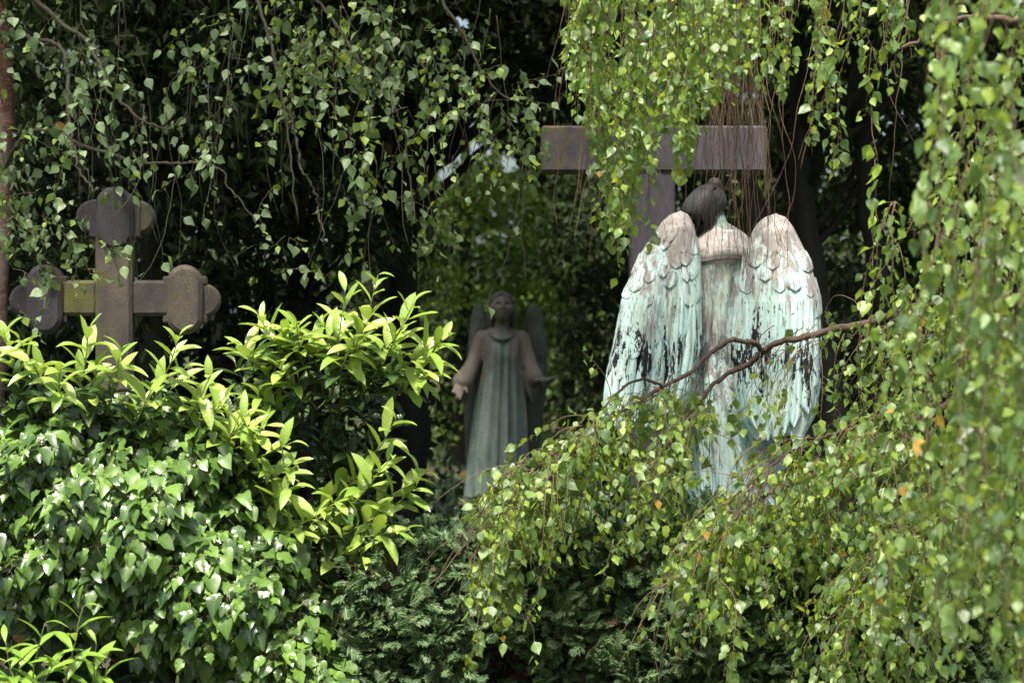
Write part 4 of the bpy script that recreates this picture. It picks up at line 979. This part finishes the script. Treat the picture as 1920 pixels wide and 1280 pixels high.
# ---- lance-leaved seedling in the bottom left corner
sd_ = empty('lance_leaf_seedling', P(80, 640, 9.3) * [1, 1, 0], 'young plant with long narrow drooping leaves in the bottom corner below the ivy', 'plant')
PS = Plant(sd_, 'leaf', 'foliage'); l3, r3 = [], []
for base, tip, n in (((110, 1330), (155, 1150), 8), ((70, 1340), (84, 1180), 7), ((160, 1350), (180, 1215), 7), ((20, 1340), (10, 1215), 7), ((60, 1360), (110, 1240), 7), ((180, 1370), (200, 1265), 6), ((0, 1370), (40, 1250), 7)):
    laurel_shoot(base, (tip[0], tip[1] - 12), n + 1, .185, 9.35, 9.25, .02, 1.2, 'lance', (M['lance'], M['lance']), PS, l3, r3, 1.0)
    b = P(*base, 9.35); l3.append(np.stack([b * [1, 1, 0], b])); r3.append(np.array([.006, .005]))
for L, R in zip(l3, r3): part_tubes('stem', [L], [R], M['shoot'], sd_, 5)

# ---- clipped conifer hedge along the bottom
hedge = empty('conifer_hedge', (P(1300, 640, 10.3)[0], 10.3, 0), 'low clipped blue-green cypress hedge with brown patches below the statues', 'hedge')
PH = Plant(hedge, 'spray', 'foliage')
hx0, hx1 = P(640, 640, 9.9)[0], P(2250, 640, 9.9)[0]
def hz_top(x): return .80 + .035 * np.sin(x * 3.1) + .03 * np.sin(x * 7.7 + 1) - .10 * np.clip((hx0 + .35 - x) / .35, 0, 1)
core = []
n = 9000; x = rng.uniform(hx0, hx1, n); u = rng.random(n); zt = hz_top(x)
z = zt * rng.uniform(0.02, 1.0, n); lump = .07 * np.sin(x * 5.1 + z * 4) + .05 * np.sin(z * 11 + x * 2.3) + .04 * np.sin(x * 17 + z * 13)
p = np.stack([x, 10.1 + lump + rng.uniform(-.04, .13, n) + .10 * np.clip((z - zt + .12) / .12, 0, 1) ** 2, z], -1)
hole = (np.sin(x * 6.3 + 2) * np.sin(z * 9 + x) + .5 * np.sin(x * 14.7 + z * 6) > .62)
p[hole, 1] += .09
dry = (rng.random(n) < np.where(hole, .35, .05))
d = np.stack([rng.normal(0, .6, n), rng.uniform(-.9, -.2, n), rng.normal(.35, .5, n)], -1); nn = np.stack([rng.normal(0, .45, n), rng.uniform(-.8, 0, n), rng.uniform(.2, 1, n)], -1)
sz = rng.uniform(.055, .105, n)
PH.add('spray', M['spray'], p[~dry], d[~dry], nn[~dry], sz[~dry]); PH.add('spray', M['spray_dry'], p[dry] + [0, .03, 0], d[dry], nn[dry], sz[dry])
n = 5200; x = rng.uniform(hx0, hx1, n); yy = rng.uniform(10.15, 11.0, n); z = hz_top(x) + .03 * np.sin(yy * 9 + x * 4) + rng.uniform(-.07, .02, n)
PH.add('spray', M['spray'], np.stack([x, yy, z], -1), np.stack([rng.normal(0, .6, n), rng.normal(-.2, .6, n), rng.uniform(.2, 1, n)], -1), np.stack([rng.normal(0, .5, n), rng.uniform(-.9, .1, n), rng.uniform(0, 1, n)], -1), rng.uniform(.05, .095, n))
hl, hr = [], []
for k in range(700):
    x = rng.uniform(hx0, hx1); z = rng.uniform(.05, .72); a = np.array([x, rng.uniform(10.4, 10.7), z - .1]); b = np.array([x + rng.normal(0, .12), 10.17, z + rng.uniform(0, .1)]); hl.append(curve([a, (a + b) / 2 + [0, 0, -.02], b], 8, .004)); hr.append(np.linspace(.006, .002, 8))
part_tubes('branches', hl, hr, M['limb'], hedge, 4)["kind"] = "stuff"
n = 7000; x = rng.uniform(hx0, hx1, n); z = rng.random(n) * (hz_top(x) - .05)
PH.add('spray', M['spray_dry'], np.stack([x, rng.uniform(10.3, 10.7, n), z], -1), rvec(n), rvec(n), .11)

# ------------------------------------------------------------------ dark trees behind
def cloud_tree(name, label, cat, group, loc, trunk_pts, r0, blobs, mat, nleaf, size, stems=(), keep=None, nparts=0, nb=8):
    root = empty(name, loc, label, cat, group); pl = Plant(root, 'leaf', 'crown', nparts)
    for j, tp in enumerate([trunk_pts] + list(stems)):
        L = curve(np.array(tp, float), 40, .012); part_tubes('trunk' if j == 0 else 'stem', [L], [np.linspace(r0 * (1 if j == 0 else .7), r0 * .35, 40)], M['bark'], root, 12)
    vol = np.array([b[3] * b[4] * b[5] for b in blobs]); cnt = (nleaf * vol / vol.sum()).astype(int)
    lines, rads = [], []
    for (cx, cy, cz, rx, ry, rz), n in zip(blobs, cnt):
        nc = max(3, n // 70); c = nrm(rvec(nc)) * (rng.random(nc) ** (1 / 2.2))[:, None] * [rx, ry, rz] + [cx, cy, cz]
        i = rng.integers(0, nc, n); q = c[i] + rng.normal(0, 1, (n, 3)) * [.20, .20, .10]
        if keep is not None: q = q[keep(q)]
        m = len(q); pl.add('simple', mat, q, rvec(m, .6) + [0, 0, -.5], rvec(m, .6) + [0, -.3, .6], size * rng.uniform(.6, 1.3, m))
        base = np.array(trunk_pts[-1], float) if not len(trunk_pts) > 2 else np.array(trunk_pts[len(trunk_pts) // 2], float)
        for k in range(0, nc if nb else 0, max(1, nc // max(nb, 1))):
            hd = np.hypot(*(c[k][:2] - np.array(trunk_pts[0][:2]))); zz = np.clip(c[k][2] - .7 * hd - .2, .8, trunk_pts[-1][2] - .3)
            tpa = np.array(trunk_pts, float); base = np.array([np.interp(zz, tpa[:, 2], tpa[:, a]) for a in range(3)])
            Lb = curve([base, (base + c[k]) / 2 + [0, 0, .1], c[k]], 10, .02); lines.append(Lb); rads.append(np.linspace(r0 * .25, .006, 10))
    if lines: part_tubes('branches', lines, rads, M['bark'], root, 5)["kind"] = "stuff"
    return pl
GR = 'dark yew trees behind the statues'
def tp(px, Y, top, lean=0.0): b = P(px, 640, Y)[0]; return [(b, Y, -.1), (b + lean * .3, Y, 1.2), (b + lean * .6, Y, 2.4), (b + lean, Y, top)]
def dark(px, Y, blobs_px, label, n, r0=.15, top=6.0, lean=0., stems=(), size=.10, keep=None, nb=8):
    keep = lambda q: sky_gap(q) & angel_gap(q)
    bl = []
    for (bx, bz, rx, ry, rz, dy) in blobs_px: bl.append((P(bx, 640, Y + dy)[0], Y + dy, bz, rx, ry, rz))
    x = P(px, 640, Y)[0]; return cloud_tree('yew_tree', label, 'tree', GR, (x, Y, 0), tp(px, Y, top, lean), r0, bl, M['yew'], n, size, stems, keep, 0, nb)
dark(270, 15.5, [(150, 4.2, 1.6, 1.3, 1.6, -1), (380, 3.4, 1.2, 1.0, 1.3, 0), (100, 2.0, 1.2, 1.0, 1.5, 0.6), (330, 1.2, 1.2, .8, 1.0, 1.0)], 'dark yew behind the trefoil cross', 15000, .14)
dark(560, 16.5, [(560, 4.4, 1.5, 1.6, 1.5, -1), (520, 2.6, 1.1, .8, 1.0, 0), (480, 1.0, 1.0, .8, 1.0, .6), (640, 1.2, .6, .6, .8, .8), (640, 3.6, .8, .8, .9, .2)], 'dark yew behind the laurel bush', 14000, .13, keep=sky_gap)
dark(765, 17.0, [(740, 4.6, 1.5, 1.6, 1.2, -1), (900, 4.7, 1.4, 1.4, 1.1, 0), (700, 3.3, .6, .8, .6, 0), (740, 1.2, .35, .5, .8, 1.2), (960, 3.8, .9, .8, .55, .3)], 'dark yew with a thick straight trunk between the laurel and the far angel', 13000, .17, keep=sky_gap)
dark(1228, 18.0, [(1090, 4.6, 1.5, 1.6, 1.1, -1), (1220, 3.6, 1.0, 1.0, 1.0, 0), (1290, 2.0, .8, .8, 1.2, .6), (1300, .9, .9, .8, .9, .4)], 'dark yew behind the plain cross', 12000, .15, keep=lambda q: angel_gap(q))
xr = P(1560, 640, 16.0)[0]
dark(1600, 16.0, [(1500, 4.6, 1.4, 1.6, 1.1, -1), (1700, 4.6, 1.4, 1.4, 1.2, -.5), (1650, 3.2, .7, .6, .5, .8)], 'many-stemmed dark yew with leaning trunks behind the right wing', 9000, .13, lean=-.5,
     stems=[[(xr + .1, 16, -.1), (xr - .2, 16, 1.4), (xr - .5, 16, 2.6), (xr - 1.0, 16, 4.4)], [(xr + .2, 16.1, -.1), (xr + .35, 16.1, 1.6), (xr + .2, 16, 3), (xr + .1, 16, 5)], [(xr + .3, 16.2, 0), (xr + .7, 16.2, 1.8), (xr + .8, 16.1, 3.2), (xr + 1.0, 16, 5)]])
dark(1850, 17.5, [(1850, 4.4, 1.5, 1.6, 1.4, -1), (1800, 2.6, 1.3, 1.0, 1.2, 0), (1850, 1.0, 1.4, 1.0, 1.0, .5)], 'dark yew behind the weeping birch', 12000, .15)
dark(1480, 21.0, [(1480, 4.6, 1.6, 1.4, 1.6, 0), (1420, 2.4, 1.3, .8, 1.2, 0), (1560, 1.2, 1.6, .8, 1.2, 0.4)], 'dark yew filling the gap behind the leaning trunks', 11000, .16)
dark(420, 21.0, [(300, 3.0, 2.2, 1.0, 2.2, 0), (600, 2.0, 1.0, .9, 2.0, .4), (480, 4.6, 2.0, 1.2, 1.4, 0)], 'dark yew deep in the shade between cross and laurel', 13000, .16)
dark(-60, 17.0, [(-100, 3.0, 1.6, 1.2, 2.6, 0), (0, 1.4, 1.2, .9, 1.3, .5)], 'dark yew at the far left behind the birch trunk', 9000, .15)
# canopy over the dark grove, its last clump added to shade the far angel
dark(735, 22.5, [(800, 6.2, 3.0, 2.0, 1.1, -3), (1100, 6.0, 2.4, 2.0, 1.0, -3), (980, 5.4, 1.6, 1.4, .9, -.5), (880, 5.1, 1.3, 1.1, .55, -3.8)], 'tall dark yew, its unseen crown shaped to shade the far angel', 17000, .2, 7.0, nb=0, size=.13, keep=sky_gap)
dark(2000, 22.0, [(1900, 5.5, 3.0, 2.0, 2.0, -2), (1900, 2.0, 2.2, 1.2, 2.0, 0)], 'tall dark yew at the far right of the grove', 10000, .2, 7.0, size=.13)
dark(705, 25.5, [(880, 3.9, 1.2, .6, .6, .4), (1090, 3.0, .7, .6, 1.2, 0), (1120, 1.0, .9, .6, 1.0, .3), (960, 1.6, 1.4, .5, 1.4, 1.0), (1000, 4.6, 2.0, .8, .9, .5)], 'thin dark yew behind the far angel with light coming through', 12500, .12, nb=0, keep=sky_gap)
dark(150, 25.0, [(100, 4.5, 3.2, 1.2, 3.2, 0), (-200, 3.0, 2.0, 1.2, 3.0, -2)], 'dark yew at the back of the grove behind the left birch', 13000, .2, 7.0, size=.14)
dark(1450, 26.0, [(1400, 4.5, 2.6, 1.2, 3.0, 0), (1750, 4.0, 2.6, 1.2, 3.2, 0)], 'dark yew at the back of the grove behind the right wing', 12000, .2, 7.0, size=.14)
dark(1190, 28.5, [(900, 8.0, 3.6, 2.6, .8, 0), (1150, 7.2, 2.4, 2.2, .8, -1), (1240, 3.5, .8, .8, 1.5, 0)], 'tall dark yew added behind the plain cross to dapple the trees beyond', 7000, .18, 8.0, nb=0, size=.2)  # tree added for the dappled shade its unseen crown throws
GF = 'sunlit trees beyond the grove'
def lit(px, Y, blobs_px, label, n, size=.11, keep=sky_gap):
    bl = [(P(bx, 640, Y + dy)[0], Y + dy, bz, rx, ry, rz) for (bx, bz, rx, ry, rz, dy) in blobs_px]; x = P(px, 640, Y)[0]
    cloud_tree('lime_tree', label, 'tree', GF, (x, Y, 0), tp(px, Y, 5.5, .2), .14, bl, M['far'], n, size, (), keep, 0, 2)
lit(850, 31.0, [(840, 3.4, 1.3, 1.0, 1.6, 0), (860, 5.8, 1.8, 1.2, 1.6, .5), (800, 1.4, 1.0, .8, 1.2, 0)], 'sunlit lime tree seen through the grove beside the far angel', 20000)
lit(1060, 32.0, [(1060, 3.2, 1.4, 1.0, 1.8, 0), (1080, 6.0, 1.8, 1.2, 1.6, .5), (1050, 1.2, 1.2, .8, 1.2, 0)], 'sunlit lime tree seen between the far angel and the plain cross', 20000)
lit(1580, 33.0, [(1560, 3.2, 2.0, 1.0, 2.4, 0), (1600, 6.2, 2.0, 1.2, 1.8, .5)], 'sunlit lime tree glimpsed between the leaning trunks', 9000)
lit(960, 38.0, [(900, 4.0, 3.0, 1.2, 3.6, 0), (1100, 3.6, 2.5, 1.2, 3.2, 0), (960, 8.0, 3.4, 1.4, 2.0, 0)], 'tall sunlit lime tree straight behind the far angel', 22000, .15)
lit(400, 34.0, [(300, 3.2, 3.0, 1.0, 2.8, 0), (400, 6.2, 3.0, 1.2, 2.0, .5)], 'sunlit lime tree hidden deep behind the trefoil cross', 9000, .13)
lit(700, 35.5, [(700, 3.2, 2.0, 1.0, 2.8, 0), (640, 6.6, 2.4, 1.2, 2.0, .5)], 'sunlit lime tree behind the thick straight trunk', 9000, .13)
lit(1300, 35.5, [(1300, 3.2, 2.4, 1.0, 2.8, 0), (1300, 6.6, 2.4, 1.2, 2.0, .5)], 'sunlit lime tree behind the verdigris angel', 9000, .13)
lit(1950, 35.0, [(1950, 3.2, 3.0, 1.0, 2.8, 0), (1950, 6.6, 3.0, 1.2, 2.0, .5)], 'sunlit lime tree at the far right beyond the grove', 9000, .13)

# low dark cover on the ground of the grove
ug = empty('undergrowth', (0, 18, 0), 'dark low ground cover under the trees behind the hedge', 'undergrowth'); ug['kind'] = 'stuff'
PG = Plant(ug, 'leaf', 'foliage', 0)
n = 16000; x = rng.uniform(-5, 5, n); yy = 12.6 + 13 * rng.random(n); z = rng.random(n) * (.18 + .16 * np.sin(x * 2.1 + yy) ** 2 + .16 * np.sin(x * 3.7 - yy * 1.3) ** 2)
q = np.stack([x, yy, z], -1); PG.add('simple', M['ivy_dark'], q, rvec(n, .6) + [0, -.3, .1], rvec(n, .5) + [0, -.3, 1], rng.uniform(.07, .13, n))

build_foliage()
